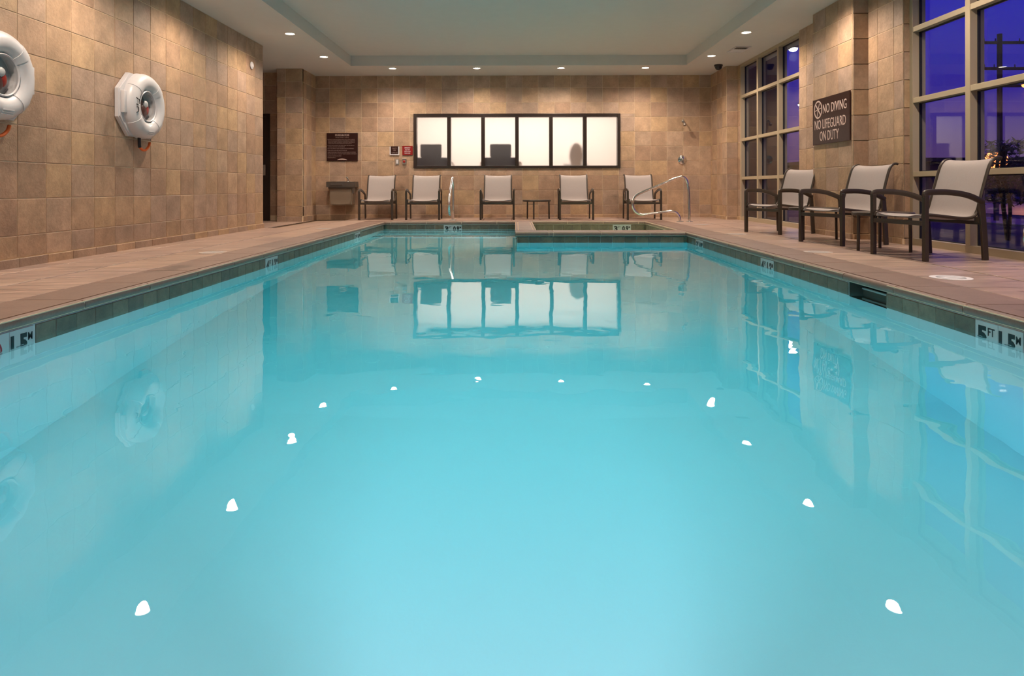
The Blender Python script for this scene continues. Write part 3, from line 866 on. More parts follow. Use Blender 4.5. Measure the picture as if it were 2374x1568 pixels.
# ------------------------------------------------------------------ ceiling lamps
def lamp(x, y, label, light=True):
    t = empty('ceiling_lamp', (x, y, H), 0, label, 'ceiling light', 'recessed ceiling lights')
    obj('trim_ring', lathe(B(), [(0.062, 0.0), (0.088, 0.0), (0.085, -0.006), (0.066, -0.009), (0.062, -0.004), (0.062, 0.0)], n=28), M['lamp_trim'], t, True)
    obj('lens', lathe(B(), [(0.0, -0.006), (0.05, -0.0055), (0.062, -0.003)], n=28), M['lamp'], t)
    d = bpy.data.lights.new('lamp_light', 'SPOT'); d.energy = DOWNLIGHT_W * 4; d.color = (1.0, 0.82, 0.66); d.spot_size = math.radians(158); d.spot_blend = 0.8
    d.shadow_soft_size = 0.05
    o = bpy.data.objects.new('lamp_light', d); COL.objects.link(o); o.parent = t; o.location = (0, 0, -0.02)
    return t


ORD = ('first', 'second', 'third', 'fourth')
for k, x in enumerate((-2.26, -0.71, 0.84, 2.39)):
    lamp(x, 12.42, 'round recessed ceiling light above the back wall, %s from left' % ORD[k])
for k, y in enumerate((11.30, 9.60, 7.63, 5.83, 4.0, 2.2, 0.4)):
    w_ = ('%s in its row from the back wall' % (ORD + ('fifth', 'sixth', 'seventh'))[k])
    lamp(-3.21, y, 'round recessed ceiling light over the left deck, ' + w_)
    lamp(3.28, y, 'round recessed ceiling light over the right deck, ' + w_)

# ------------------------------------------------------------------ ceiling vent and dome camera
t = empty('ceiling_vent', (3.565, 10.78, H), 0, 'white louvred air vent in the ceiling by the window', 'vent')
fr = B()
for a, b in (((-0.125, -0.22, -0.012), (-0.10, 0.22, 0)), ((0.10, -0.22, -0.012), (0.125, 0.22, 0)), ((-0.10, -0.22, -0.012), (0.10, -0.19, 0)), ((-0.10, 0.19, -0.012), (0.10, 0.22, 0))):
    box(fr, a, b)
obj('frame', fr, M['white'], t)
obj('duct_shade', box(B(), (-0.10, -0.19, -0.002), (0.10, 0.19, 0.0)), M['black'], t)  # flat black sheet in place of the shade inside the open vent
for k in range(7):
    o = obj('louvre', box(B(), (-0.009, -0.05, -0.0012), (0.011, 0.185, 0.0012)), M['white'], t, loc=(-0.085 + k * 0.0285, 0, -0.009)); o.rotation_euler = (0, math.radians(24), 0)
t = empty('dome_camera', (3.65, 12.15, H), 0, 'black dome security camera under the ceiling in the back right corner', 'camera')
obj('collar', lathe(B(), [(0.0, 0.0), (0.074, 0.0), (0.076, -0.025), (0.066, -0.034), (0, -0.034)], n=28), M['black'], t, True)
obj('dome', lathe(B(), [(0.064, -0.03), (0.062, -0.05), (0.053, -0.072), (0.036, -0.088), (0.016, -0.096), (0.0, -0.098)], n=28), M['black'], t, True)


# ------------------------------------------------------------------ sling chairs
def make_chair():
    t = empty('sling_chair', (0, 0, 0))
    prof = [(-0.288, 0.340), (-0.282, 0.360), (-0.262, 0.368), (-0.12, 0.356), (0.04, 0.338), (0.13, 0.336), (0.185, 0.352), (0.218, 0.400), (0.245, 0.490),
            (0.285, 0.620), (0.320, 0.730), (0.345, 0.785), (0.378, 0.818), (0.418, 0.828), (0.44, 0.822)]
    P = spline([(0, y, z) for y, z in prof], 3)
    bm = B(); cols = 8; rows = []
    for i, p in enumerate(P):
        tt = i / (len(P) - 1); hw = 0.270 - 0.020 * min(1, tt * 1.6)
        T = (P[min(i + 1, len(P) - 1)] - P[max(i - 1, 0)]).normalized(); nn = Vector((0, -T.z, T.y))
        r = []
        for k in range(cols + 1):
            a = -1 + 2 * k / cols
            r.append(bm.verts.new(Vector((a * hw, p.y, p.z)) - nn * 0.016 * (1 - a * a)))
        rows.append(r)
    for A, C in zip(rows, rows[1:]):
        for k in range(cols): bm.faces.new((A[k], A[k + 1], C[k + 1], C[k]))
    bmesh.ops.recalc_face_normals(bm, faces=bm.faces)
    bmesh.ops.solidify(bm, geom=bm.faces[:], thickness=0.005)
    obj('sling', bm, M['sling'], t, 50)
    for s in (-1, 1):
        pts = []
        for i, p in enumerate(P):
            tt = i / (len(P) - 1); hw = 0.276 - 0.020 * min(1, tt * 1.6)
            pts.append((s * hw, p.y, p.z))
        obj('side_rail', sweep(B(), pts, circ(0.0135, 8)), M['bronze'], t, True)
        obj('leg', box(B(), (s * 0.301 - 0.018, -0.303, 0.0), (s * 0.301 + 0.018, -0.267, 0.525), 0.004), M['bronze'], t)
        rear = B(); sweep(rear, [(s * 0.295, 0.255, 0.0), (s * 0.295, 0.243, 0.2), (s * 0.295, 0.222, 0.44), (s * 0.295, 0.216, 0.468)], rect(0.024, 0.05), up=(0, 1, 0))
        bmesh.ops.bevel(rear, geom=rear.edges[:], offset=0.003, segments=1, affect='EDGES')
        obj('leg', rear, M['bronze'], t)
        arm = spline([(s * 0.301, -0.286, 0.50), (s * 0.301, -0.284, 0.530), (s * 0.302, -0.268, 0.543), (s * 0.305, -0.20, 0.547), (s * 0.310, -0.08, 0.545), (s * 0.311, 0.04, 0.530), (s * 0.307, 0.14, 0.503), (s * 0.297, 0.238, 0.462)], 5)
        ab = B(); sweep(ab, arm, [(-0.023, -0.010), (0.023, -0.010), (0.023, 0.006), (0.014, 0.011), (-0.014, 0.011), (-0.023, 0.006)], up=(1, 0, 0) if False else None)
        obj('armrest', ab, M['bronze'], t, 50)
    obj('crossbar', box(B(), (-0.284, -0.298, 0.281), (0.284, -0.274, 0.318), 0.003), M['bronze'], t)
    obj('crossbar', box(B(), (-0.284, 0.236, 0.283), (0.284, 0.256, 0.313), 0.003), M['bronze'], t)
    for s in (-1, 1):
        br = B(); box(br, (s * 0.276 - 0.008, -0.29, 0.315), (s * 0.276 + 0.008, -0.275, 0.352))
        obj('bracket', br, M['bronze'], t)
        obj('bracket', box(B(), (s * 0.268 - 0.02, 0.20, 0.300), (s * 0.268 + 0.02, 0.25, 0.345)), M['bronze'], t)
    return t


chair0 = make_chair()
CH = [(-2.565, 12.62, 0.02, 'beige sling chair by the back wall, beside the drinking fountain'),
      (-1.70, 12.60, 0.015, 'beige sling chair by the back wall, left of the upright steel rail'),
      (-0.335, 12.57, 0.0, 'beige sling chair by the back wall, left of the small round table'),
      (1.105, 12.53, 0.0, 'beige sling chair by the back wall, right of the small round table'),
      (2.33, 12.50, 0.0, 'beige sling chair by the back wall, behind the looped spa handrail'),
      (3.410, 8.720, math.radians(-68), 'beige sling chair by the window, half hidden by the stone pier'),
      (3.435, 7.085, math.radians(-74), 'beige sling chair on right deck, second from camera, under the no diving sign'),
      (3.465, 5.680, math.radians(-81), 'large beige sling chair nearest the camera, by the tall window')]
for i, (x, y, rz, lb) in enumerate(CH):
    c = chair0 if i == 0 else copy_tree(chair0)
    c.location = (x, y, 0); c.rotation_euler = (0, 0, rz)
    tag(c, lb, 'chair', 'sling chairs around the pool')


# ------------------------------------------------------------------ little round tables
def make_table():
    t = empty('side_table')
    obj('table_top', lathe(B(), [(0.0, 0.325), (0.235, 0.325), (0.258, 0.328), (0.262, 0.340), (0.262, 0.352), (0.256, 0.358), (0.0, 0.358)], n=40), M['bronze'], t, 30)
    for k in range(3):
        a = 2 * PI * k / 3
        obj('leg', sweep(B(), [(0.243 * math.cos(a), 0.243 * math.sin(a), 0.0), (0.238 * math.cos(a), 0.238 * math.sin(a), 0.33)], circ(0.0145, 10)), M['bronze'], t, True)
    return t


tb = make_table()
for i, (x, y, rz, lb) in enumerate(((0.395, 12.60, math.radians(255), 'small round bronze side table against the back wall'),
                                    (3.385, 7.70, math.radians(222), 'small round bronze side table between the two farther window chairs'),
                                    (3.405, 6.28, math.radians(187), 'small round bronze side table behind the nearest chair'))):
    c = tb if i == 0 else copy_tree(tb)
    c.location = (x, y, 0); c.rotation_euler = (0, 0, rz); tag(c, lb, 'table', 'round side tables')


# ------------------------------------------------------------------ steel handrails
def make_rail():
    """profile in the x-z plane: upright at x=0, loop reaching to x=-0.98"""
    t = empty('handrail')
    pts = spline([(0.0, 0, 0.0), (-0.005, 0, 0.25), (-0.015, 0, 0.55), (-0.045, 0, 0.70), (-0.105, 0, 0.762), (-0.19, 0, 0.760), (-0.30, 0, 0.716), (-0.55, 0, 0.610), (-0.84, 0, 0.490), (-0.935, 0, 0.420),
                  (-0.975, 0, 0.320), (-0.955, 0, 0.215), (-0.885, 0, 0.145), (-0.78, 0, 0.128), (-0.55, 0, 0.155), (-0.36, 0, 0.178), (-0.25, 0, 0.168), (-0.19, 0, 0.115), (-0.165, 0, 0.05), (-0.160, 0, 0.0)], 6)
    obj('tube', sweep(B(), pts, circ(0.0215, 14), caps=True), M['chrome'], t, True)
    for x in (0.0, -0.160):
        obj('escutcheon', lathe(B(), [(0.0, 0.0), (0.062, 0.0), (0.060, 0.006), (0.035, 0.014), (0.024, 0.018), (0.0, 0.018)], (x, 0, 0), n=24), M['steel'], t, True)
    return t


r0 = make_rail()
for i, (x, y, rz, lb) in enumerate(((2.965, 11.53, math.radians(2), 'looped steel handrail mounted beside the spa, seen side-on'),
                                    (-1.135, 12.28, math.radians(91.3), 'steel handrail at the far pool end, seen end-on'),
                                    (3.868, 3.83, 0.0, 'steel handrail on right deck cut off by the picture edge'))):
    c = r0 if i == 0 else copy_tree(r0)
    c.location = (x, y, 0); c.rotation_euler = (0, 0, rz); tag(c, lb, 'handrail', 'steel handrails')


# ------------------------------------------------------------------ drinking fountain
t = empty('drinking_fountain', (-3.365, YB - 0.013, 0), 0, 'wall-mounted drinking fountain with grey steel front left of the chairs', 'fountain')
bm = B()
pf = [(-0.285, 0), (-0.285, -0.26), (-0.265, -0.30), (0.255, -0.30), (0.275, -0.26), (0.275, 0)]
prism(bm, pf, 0.60, 0.705)
prism(bm, [(-0.25, 0), (-0.25, -0.25), (-0.235, -0.275), (0.225, -0.275), (0.24, -0.25), (0.24, 0)], 0.575, 0.60)
obj('basin_rim', bm, M['fount_top'], t)
bm = B(); lathe(bm, [(0.0, 0.700), (0.12, 0.702), (0.17, 0.7075), (0.20, 0.712), (0.205, 0.706)], (-0.03, -0.15, 0), n=32)
bmesh.ops.scale(bm, vec=(1.25, 0.68, 1), space=Matrix.Translation((0.03, 0.15, 0)), verts=bm.verts)
obj('bowl', bm, M['chrome'], t, True)
obj('push_bar', box(B(), (-0.19, -0.312, 0.628), (0.04, -0.30, 0.672), 0.008), M['fount_top'], t)
bb = B()
poly = [(-0.235, 0.58), (0.225, 0.58), (0.215, 0.40), (0.20, 0.265), (0.10, 0.252), (-0.02, 0.248), (-0.15, 0.252), (-0.205, 0.262), (-0.225, 0.42)]
prism(bb, poly, 0.0, 0.235, Matrix(((1, 0, 0, 0), (0, 0, -1, 0), (0, 1, 0, 0), (0, 0, 0, 1))))
bmesh.ops.bevel(bb, geom=[e for e in bb.edges if all(v.co.y < -0.2 for v in e.verts)], offset=0.02, segments=2, affect='EDGES')
obj('housing', bb, M['fount_body'], t, 40)
sp_ = obj('bubbler', sweep(B(), spline([(0.105, -0.11, 0.70), (0.105, -0.11, 0.745), (0.095, -0.12, 0.775), (0.068, -0.13, 0.795)], 5), circ(0.011, 8)), M['chrome'], t, True)
obj('bubbler_base', lathe(B(), [(0.0, 0.70), (0.032, 0.70), (0.028, 0.725), (0.0, 0.728)], (0.108, -0.11, 0), n=18), M['fount_top'], sp_, True)
obj('side_bracket', box(B(), (0.225, -0.285, 0.475), (0.252, -0.22, 0.60), 0.004), M['fount_top'], t)


# ------------------------------------------------------------------ signs on the back wall
def sign_at(x, z): return frame3((1, 0, 0), (0, -1, 0), (x, 0, z))


t = empty('regulations_sign', (-3.402, YB - 0.014, 1.387), 0, 'large dark brown spa regulations sign on the back wall', 'sign')
obj('board', box(B(), (-0.306, -0.012, -0.276), (0.306, 0, 0.276), 0.003), M['sign_brown'], t)
F = lambda x, z: frame3((1, 0, 0), (0, -1, 0), (x, -0.0128, z))
text('SPA REGULATIONS', 0.050, M['sign_text'], t, F(0, 0.237), 0.0, fit=(0.277, 0.036))
text('(HOURS: 7:00 AM - 11:00 PM)', 0.024, M['sign_text_dim'], t, F(0, 0.19), 0.0, fit=(0.257, None))
LINES = [(.148, 0, .537, 'PREGNANT WOMEN AND PERSONS WITH HEART DISEASE, DIABETES,'), (.121, .010, .527, 'HIGH OR LOW BLOOD PRESSURE OR OTHER MEDICAL CONDITIONS'),
         (.094, .011, .522, 'SHOULD NOT ENTER THE SPA/HOT TUB WITHOUT PRIOR MEDICAL'), (.0685, .011, .462, 'CONSULTATION AND WITH PERMISSION OF THEIR DOCTOR'),
         (.0325, 0, .525, 'DO NOT USE THE SPA/HOT TUB WHILE UNDER THE INFLUENCE OF'), (.0035, .010, .326, 'ALCOHOL, NARCOTICS, OR OTHER DRUGS'),
         (-.028, 0, .515, 'USE OF THE SPA/HOT TUB BY CHILDREN IS NOT RECOMMENDED'), (-.065, 0, .380, 'NEVER USE SPA ALONE AND WATCH YOUR STEP'),
         (-.100, 0, .552, 'OBSERVE REASONABLE TIME LIMITS TO AVOID NAUSEA OR DIZZINESS'), (-.133, 0, .568, 'UNSUPERVISED USE OF THE SPA/HOT TUB BY CHILDREN IS PROHIBITED'),
         (-.172, 0, .273, 'CAUTION: THE STEPS ARE SLIPPERY'), (-.2055, 0, .161, "MAXIMUM DEPTH: 3'")]
for z, ind, wd, q in LINES: text(q, 0.0235, M['sign_text_dim'], t, F(-0.286 + ind, z), 0.0, align='LEFT', fit=(wd, None))
arc = [(0.30 * math.sin(a) , 0, 0.30 * math.cos(a)) for a in [math.radians(-19 + 38 * k / 16) for k in range(17)]]
ab = B()
for k in range(16):
    w0 = 0.010 * math.cos((k - 8) / 8 * PI / 2) + 0.001; w1 = 0.010 * math.cos((k - 7) / 8 * PI / 2) + 0.001
    (xa, _, za), (xb, _, zb) = arc[k], arc[k + 1]
    ab.faces.new([ab.verts.new(p) for p in ((xa, -0.0135, za - w0 - 0.535), (xb, -0.0135, zb - w1 - 0.535), (xb, -0.0135, zb + w1 - 0.535), (xa, -0.0135, za + w0 - 0.535))])
obj('arc_emblem', ab, M['sign_text'], t)

t = empty('timer_sign', (-2.375, YB - 0.014, 1.313), 0, 'small brown spa jets timer sign in a white holder', 'sign')
hb = B()
for a, b in (((-0.094, -0.012, -0.085), (-0.074, 0, 0.085)), ((0.074, -0.012, -0.085), (0.094, 0, 0.085)), ((-0.074, -0.012, -0.085), (0.074, 0, -0.065))): box(hb, a, b)
obj('holder', hb, M['white'], t)
obj('board', box(B(), (-0.076, -0.009, -0.067), (0.076, 0, 0.085)), M['sign_brown'], t)
for z, s in ((0.047, 'SPA JETS'), (0.008, 'TIMER'), (-0.040, '15 MINUTES')): text(s, 0.036, M['sign_text_dim'], t, frame3((1, 0, 0), (0, -1, 0), (0, -0.0098, z)), 0.0, 0.62)
t = empty('emergency_sign', (-2.12, YB - 0.014, 1.317), 0, 'small red emergency shut off sign beside the frosted window', 'sign')
obj('board', box(B(), (-0.102, -0.008, -0.09), (0.102, 0, 0.09), 0.002), M['sign_red'], t)
for z, s in ((0.054, 'EMERGENCY'), (0.018, 'SHUT OFF'), (-0.018, 'SWITCH FOR'), (-0.054, 'POOL & SPA')): text(s, 0.034, M['white'], t, frame3((1, 0, 0), (0, -1, 0), (0, -0.0088, z)), 0.012, 0.60)
t = empty('switch_plate', (-2.322, YB - 0.013, 1.097), 0, 'steel switch plate with white toggle under the timer sign', 'switch')
obj('plate', box(B(), (-0.036, -0.006, -0.056), (0.036, 0, 0.056), 0.002), M['steel'], t)
obj('toggle', box(B(), (-0.018, -0.016, -0.036), (0.018, -0.006, 0.036), 0.003), M['white'], t)
t = empty('emergency_button', (-2.182, YB - 0.013, 1.104), 0, 'steel plate with round red button under the red sign', 'switch')
obj('plate', box(B(), (-0.040, -0.006, -0.056), (0.040, 0, 0.056), 0.002), M['steel'], t)
obj('hood', box(B(), (-0.038, -0.030, 0.046), (0.038, -0.006, 0.056), 0.002), M['white'], t)
obj('button', lathe(B(), [(0.0, 0.0), (0.014, 0.0), (0.014, 0.02), (0.027, 0.022), (0.027, 0.034), (0.018, 0.042), (0.0, 0.043)], (0, -0.006, -0.004), n=20, axis='Y'), M['red_plastic'], t, True)

# shower head and valve
t = empty('wall_shower', (3.285, YB - 0.012, 1.885), 0, 'small steel shower head high on the back wall', 'shower')
obj('flange', lathe(B(), [(0.0, 0.0), (0.030, 0.0), (0.027, 0.008), (0.0, 0.012)], n=20, axis='Y'), M['steel'], t, True)
obj('pipe', sweep(B(), spline([(0, 0, 0), (0, -0.05, 0.005), (0.0, -0.09, -0.015), (0.0, -0.115, -0.045)], 5), circ(0.011, 8)), M['steel'], t, True)
bm = B(); cyl(bm, (0, -0.108, -0.035), (0, -0.145, -0.085), 0.016, 0.034, 20); cyl(bm, (0, -0.145, -0.085), (0, -0.152, -0.095), 0.034, 0.030, 20)
obj('head', bm, M['steel'], t, True)
t = empty('shower_valve', (3.27, YB - 0.012, 1.125), 0, 'round chrome shower valve on the back wall near the corner', 'valve')
obj('plate', lathe(B(), [(0.0, 0.0), (0.086, 0.0), (0.084, 0.006), (0.06, 0.014), (0.03, 0.020), (0.0, 0.02)], n=32, axis='Y'), M['chrome'], t, True)
obj('hub', lathe(B(), [(0.0, 0.018), (0.030, 0.018), (0.028, 0.055), (0.018, 0.064), (0.0, 0.065)], n=24, axis='Y'), M['chrome'], t, True)
obj('lever', box(B(), (-0.009, -0.066, -0.085), (0.009, -0.048, 0.0), 0.004), M['chrome'], t)

# ------------------------------------------------------------------ no-diving sign on the pier
t = empty('no_diving_sign', (3.790, 8.125, 1.40), 0, 'dark brown no diving no lifeguard on duty sign on stone pier', 'sign')
obj('board', box(B(), (-0.010, -0.475, -0.283), (0.002, 0.475, 0.283), 0.002), M['sign_brown'], t)
D = lambda s, z: frame3((0, -1, 0), (-1, 0, 0), (-0.0112, -s, z))
text('NO DIVING', 0.16, M['sign_text'], t, D(0.107, 0.146), 0.0, fit=(0.59, 0.112))
text('NO LIFEGUARD', 0.16, M['sign_text'], t, D(-0.015, -0.037), 0.0, fit=(0.80, 0.116))
text('ON DUTY', 0.16, M['sign_text'], t, D(-0.030, -0.184), 0.0, fit=(0.49, 0.120))
no_dive(t, D(-0.321, 0.152), 0.112, M['sign_text'], M['sign_text'])

# ------------------------------------------------------------------ life ring cabinets on the left wall
def life_ring(y, label):
    """out of the wall is +x; local y along the wall, z up"""
    t = empty('life_ring_station', (XL, y, 1.43), 0, label, 'life ring', 'life ring stations on the left wall')
    MX = Matrix(((0, 0, 1, 0), (1, 0, 0, 0), (0, 1, 0, 0), (0, 0, 0, 1)))   # local (y,z,x)
    bm = B(); hw, hh, c = 0.385, 0.318, 0.178
    oct_ = [(-hw, -hh + c), (-hw + c, -hh), (hw - c, -hh), (hw, -hh + c), (hw, hh - c), (hw - c, hh), (-hw + c, hh), (-hw, hh - c)]
    prism(bm, oct_, 0.0, 0.045, MX)
    bmesh.ops.bevel(bm, geom=[e for e in bm.edges if all(v.co.x > 0.04 for v in e.verts)], offset=0.012, segments=2, affect='EDGES')
    obj('back_plate', bm, M['white'], t, 40)
    R, r, q, mid = 0.243, 0.090, 0.088, 0.062
    def tor(a0, a1, n, k):
        return [(R + (r + k) * math.cos(a0 + (a1 - a0) * i / n), mid + (q + k) * math.sin(a0 + (a1 - a0) * i / n)) for i in range(n + 1)]
    obj('ring_cover', lathe(B(), [(R + r + 0.004, 0.03)] + tor(-0.1, PI + 0.25, 18, 0.0) + [(R - r, 0.04)], n=64, axis='X'), M['white'], t, 60)
    for k in range(4):                                   # raised straps across the ring
        sb = B(); pr = tor(0.0, PI, 12, 0.0045); ang = [PI / 4 + k * PI / 2 + d for d in (-0.17, -0.16, -0.08, 0.0, 0.08, 0.16, 0.17)]
        grid = []
        for m_, a in enumerate(ang):
            pp = tor(0.0, PI, 12, -0.004) if m_ in (0, 6) else pr
            grid.append([sb.verts.new((h_, rr * math.cos(a), rr * math.sin(a))) for rr, h_ in pp])
        for A, C in zip(grid, grid[1:]):
            for i in range(12): sb.faces.new((A[i], A[i + 1], C[i + 1], C[i]))
        obj('strap', sb, M['white'], t, 30)
    obj('rim', lathe(B(), [(0.160, 0.085), (0.160, 0.118), (0.153, 0.124), (0.146, 0.116), (0.146, 0.085)], n=48, axis='X'), M['white'], t, True)
    obj('clear_cover', lathe(B(), [(0.149, 0.112), (0.10, 0.124), (0.05, 0.131), (0.0, 0.133)], n=40, axis='X'), M['clear'], t, True)
    obj('well', lathe(B(), [(0.0, 0.047), (0.146, 0.047)], n=40, axis='X'), M['ring_gray'], t)
    bag = B(); ball(bag, (0.068, -0.02, -0.055), 0.075, (0.35, 0.95, 0.95)); ball(bag, (0.065, -0.075, 0.01), 0.05, (0.4, 0.8, 1.2))
    obj('throw_bag', bag, M['maroon'], t, True)
    fl = B(); ball(fl, (0.076, 0.015, 0.025), 0.042, (0.6, 1.0, 0.9)); obj('float', fl, M['white'], t, True)
    fr_ = B(); ball(fr_, (0.072, 0.045, -0.03), 0.045, (0.5, 0.7, 1.2)); obj('float', fr_, M['red_plastic'], t, True)
    ln = B(); sweep(ln, spline([(0.06, -0.09, 0.02), (0.075, -0.07, 0.09), (0.07, -0.03, 0.10), (0.08, -0.02, 0.04)], 5), circ(0.005, 6)); obj('line', ln, M['black'], t, True)
    lt = B(); sweep(lt, spline([(0.150, -0.272, 0.060), (0.158, -0.262, 0.045), (0.158, -0.235, 0.040), (0.158, -0.228, 0.005), (0.158, -0.245, -0.010), (0.150, -0.270, -0.005)], 4), circ(0.0045, 6)); sweep(lt, spline([(0.150, -0.268, -0.030), (0.158, -0.255, -0.035), (0.157, -0.250, -0.075), (0.150, -0.270, -0.090)], 4), circ(0.0045, 6))
    obj('latch', lt, M['black'], t)
    lt2 = B()
    for q in range(3): box(lt2, (0.138 - 0.006 * q, -0.05, -0.262 - 0.016 * q), (0.1515 - 0.005 * q, 0.06, -0.255 - 0.016 * q))
    obj('embossed_lines', lt2, M['white'], t)
    cl = B()
    for s in (-1, 1): box(cl, (0.045, s * 0.365, -0.10), (0.085, s * 0.315, 0.12), 0.01)
    obj('side_clip', cl, M['white'], t, 40)
    hk = B(); sweep(hk, [(0.05, -0.055, -0.30), (0.055, -0.055, -0.34), (0.055, -0.05, -0.405), (0.055, -0.045, -0.425)], circ(0.016, 10)); obj('handle', hk, M['black'], t, True)
    cd = B(); sweep(cd, spline([(0.055, -0.045, -0.42), (0.06, 0.0, -0.447), (0.065, 0.05, -0.442), (0.07, 0.095, -0.405), (0.07, 0.115, -0.365)], 6), circ(0.013, 10)); obj('pull_cord', cd, M['orange'], t, True)
    return t


life_ring(6.935, 'white life ring station on left wall, whole in view, with orange cord')
life_ring(4.975, 'white life ring station on left wall cut by the picture edge')
t = empty('wall_disc', (XL, 9.958, 2.40), 0, 'small white round plate high on the left wall near its end', 'detector')
obj('plate', lathe(B(), [(0.0, 0.0), (0.055, 0.0), (0.054, 0.012), (0.045, 0.018), (0.0, 0.019)], n=32, axis='X'), M['white'], t, True)
obj('cap', lathe(B(), [(0.0, 0.019), (0.030, 0.019), (0.026, 0.026), (0.0, 0.027)], n=24, axis='X'), M['cream'], t, True)


# ------------------------------------------------------------------ machines behind the frosted glass
def treadmill(x, y, label):
    t = empty('treadmill', (x, y, 0), 0, label, 'treadmill', 'exercise machines behind the frosted glass')
    obj('console', box(B(), (-0.215, -0.06, 1.20), (0.215, 0.03, 1.47), 0.03), M['gym_dark'], t, 40)
    obj('tray', box(B(), (-0.34, -0.06, 1.02), (0.34, 0.16, 1.20), 0.03), M['gym_dark'], t, 40)
    for s in (-1, 1):
        obj('upright', sweep(B(), [(s * 0.36, -0.05, 0.2), (s * 0.36, 0.0, 0.7), (s * 0.34, 0.05, 1.08)], rect(0.06, 0.09), up=(1, 0, 0)), M['gym_grey'], t)
        obj('handrail', sweep(B(), spline([(s * 0.34, 0.05, 1.10), (s * 0.40, 0.15, 1.10), (s * 0.42, 0.5, 1.03), (s * 0.40, 0.62, 0.92)], 5), circ(0.022, 8)), M['gym_grey'], t, True)
    obj('motor_hood', box(B(), (-0.38, -0.18, 0.0), (0.38, 0.22, 0.24), 0.04), M['gym_grey'], t, 40)
    obj('running_deck', box(B(), (-0.38, 0.2, 0.06), (0.38, 1.85, 0.16), 0.02), M['gym_grey'], t, 40)
    obj('belt', box(B(), (-0.25, 0.22, 0.155), (0.25, 1.83, 0.168)), M['gym_dark'], t)
    return t


treadmill(-1.71, 13.68, 'dark treadmill console blurred behind the first frosted pane from left')
treadmill(-0.30, 13.68, 'dark treadmill console blurred behind the third frosted pane from left')
t = empty('exercise_bike', (1.28, 14.2, 0), 0, 'faint grey exercise bike blurred behind the fifth frosted pane', 'exercise bike', 'exercise machines behind the frosted glass')
bm = B(); ball(bm, (0, 0, 1.26), 0.2, (0.75, 0.3, 1.35)); obj('shroud', bm, M['gym_grey'], t, True)
obj('post', sweep(B(), [(0, 0.05, 0.1), (0, 0.05, 1.1)], rect(0.1, 0.14), up=(1, 0, 0)), M['gym_grey'], t)
obj('base', box(B(), (-0.28, -0.3, 0.0), (0.28, 0.9, 0.12), 0.03), M['gym_dark'], t, 40)
obj('saddle', box(B(), (-0.11, 0.55, 0.82), (0.11, 0.82, 0.9), 0.03), M['gym_dark'], t, 40)
obj('saddle_post', sweep(B(), [(0, 0.62, 0.1), (0, 0.68, 0.83)], circ(0.03, 10)), M['gym_grey'], t, True)
obj('handlebar', sweep(B(), spline([(-0.24, 0.25, 1.08), (-0.2, 0.05, 1.06), (0.2, 0.05, 1.06), (0.24, 0.25, 1.08)], 5), circ(0.018, 8)), M['gym_dark'], t, True)

# ------------------------------------------------------------------ outside
bm = box(B(), (4.25, -40, -0.6), (140, 160, -0.12)); tag(obj('ground', bm, M['ground']), 'frosty lawn outside the windows', None, kind='structure')
bm = B(); prism(bm, [(9.0, -20), (10.6, -20), (10.6, 60), (9.0, 60)], -0.12, -0.09); tag(obj('path', bm, M['pave']), 'pale concrete walk outside the windows', None, kind='structure')
bm = B(); prism(bm, [(12.2, -20), (20, -20), (20, 90), (12.2, 90)], -0.12, -0.10); tag(obj('road', bm, M['asphalt']), 'wet road beyond the lawn', None, kind='structure')


def conifer(x, y, h, r, label, seed, lean=0.0):
    rnd = random.Random(seed)
    t = empty('young_pine', (x, y, -0.12), 0, label, 'tree', 'young trees outside the window')
    st = B()
    for k in range(3):
        a = rnd.uniform(0, 6.28)
        sweep(st, spline([(0.05 * math.cos(a), 0.05 * math.sin(a), 0), (0.10 * math.cos(a + .5), 0.1 * math.sin(a + .5), h * .4), (0.16 * math.cos(a), .16 * math.sin(a), h * .75), (0.1 * math.cos(a) + lean, .1 * math.sin(a), h)], 4), circ(0.022, 6))
    obj('trunk', st, M['bark'], t, True)
    fo = B()
    for k in range(1500):
        zz = rnd.uniform(0.38, 1.05); rr = r * (1.1 - 0.75 * abs(zz - 0.6)) * math.sqrt(rnd.random())
        a = rnd.uniform(0, 6.28); c = Vector((rr * math.cos(a) + lean * zz, rr * math.sin(a), zz * h))
        d = Vector((rnd.gauss(0, 1), rnd.gauss(0, 1), rnd.gauss(0.3, 1))).normalized(); e = d.orthogonal().normalized() * rnd.uniform(0.012, 0.022)
        L = rnd.uniform(0.05, 0.11)
        fo.faces.new([fo.verts.new(c - e), fo.verts.new(c + e), fo.verts.new(c + d * L)])
    o = obj('foliage', fo, M['needles'], t); o['kind'] = 'stuff'
    return t


tag(obj('wall_outside', box(B(), (4.3, 13.45, -0.2), (5.24, 17.5, 7.0)), M['wing']), kind='structure')
conifer(6.55, 8.95, 1.25, 0.42, 'dark young evergreen outside the tall window, left of two', 3)
conifer(7.35, 9.3, 1.35, 0.48, 'dark young evergreen outside the tall window, right of two', 4, 0.2)
conifer(5.9, 12.6, 1.0, 0.35, 'small dark shrub outside the far window', 5)

# poles and lamps outside
t = empty('utility_pole', (33.6, 47.0, -0.12), 0, 'wooden utility pole with three crossarms outside the tall window', 'utility pole')
obj('pole', sweep(B(), [(0, 0, 0), (0, 0, 11.3)], circ(0.17, 10)), M['pole'], t, True)
for z, L, q in ((10.7, 1.75, 0.5), (8.9, 1.5, 0.3), (7.7, 1.65, 0.4)):
    a_ = obj('crossarm', box(B(), (-L + q, -0.08, z - 0.09), (L + q, 0.08, z + 0.09)), M['pole'], t)
    ib = B()
    for s in (-0.9, -0.45, 0.5, 0.95): cyl(ib, (s * L + q, 0, z + 0.09), (s * L + q, 0, z + 0.3), 0.05, 0.03, 8)
    obj('insulator', ib, M['pole_metal'], a_)


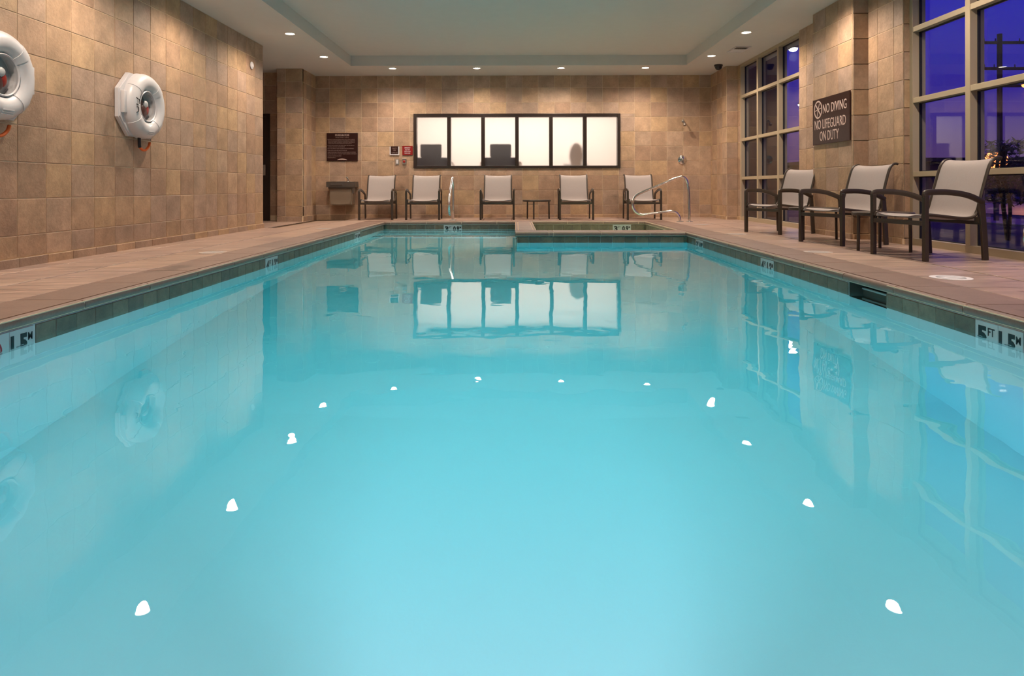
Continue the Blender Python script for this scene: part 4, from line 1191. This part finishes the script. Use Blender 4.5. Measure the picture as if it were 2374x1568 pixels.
def street_lamp(name, x, y, z, r, mat, label, col, power, arm=1.2):
    t = empty(name, (x, y, -0.12), 0, label, 'street light')
    obj('pole', sweep(B(), [(arm, 0, 0), (arm, 0, z - 0.3), (arm * 0.7, 0, z + 0.2), (0.1, 0, z + 0.25)], circ(0.07, 8)), M['pole_metal'], t, True)
    obj('lamp_head', lathe(B(), [(0.0, z + 0.34), (r * 0.8, z + 0.30), (r * 1.15, z + 0.17), (r * 1.1, z + 0.13), (0, z + 0.15)], n=20), M['pole_metal'], t, True)
    bm = B(); ball(bm, (0, 0, z + 0.12), r, (1, 1, 0.7)); obj('lens', bm, mat, t, True)
    d = bpy.data.lights.new('street_light', 'POINT'); d.energy = power; d.color = col; d.shadow_soft_size = r
    o = bpy.data.objects.new('street_light', d); COL.objects.link(o); o.parent = t; o.location = (0, 0, z - r - 0.1)
    return t


street_lamp('floodlight', 14.38, 35.0, 7.75, 0.22, M['flood'], 'bright white floodlight outside, seen through the far window', (0.8, 0.9, 1.0), 90)
street_lamp('floodlight', 25.3, 60.0, 7.9, 0.22, M['flood'], 'small distant white light beside the stone pier', (0.8, 0.9, 1.0), 30)
street_lamp('sodium_lamp', 22.65, 30.0, 5.1, 0.20, M['sodium'], 'orange street lamp at the picture edge outside', (1.0, 0.35, 0.08), 350)
t = empty('garden_lamp', (9.65, 13.6, -0.12), 0, 'glowing orange lamp behind the young evergreens outside', 'lamp')
obj('post', sweep(B(), [(0, 0, 0), (0, 0, 1.12)], circ(0.05, 10)), M['pole_metal'], t, True)
bm = B(); ball(bm, (0, 0, 1.24), 0.20, (1, 1, 1)); obj('globe', bm, M['sodium'], t, True)
obj('cap', lathe(B(), [(0.0, 1.46), (0.10, 1.43), (0.17, 1.40), (0.16, 1.385), (0.0, 1.39)], n=20), M['pole_metal'], t, True)
t = empty('far_building', (42, 62, -0.12), 0, 'long low dark building on the horizon', 'building')
obj('walls', box(B(), (-12, 0, 0), (40, 14, 3.0)), M['far_wall'], t)
obj('roof', box(B(), (-12.6, -0.6, 3.0), (40.6, 14.6, 3.35)), M['pole'], t)
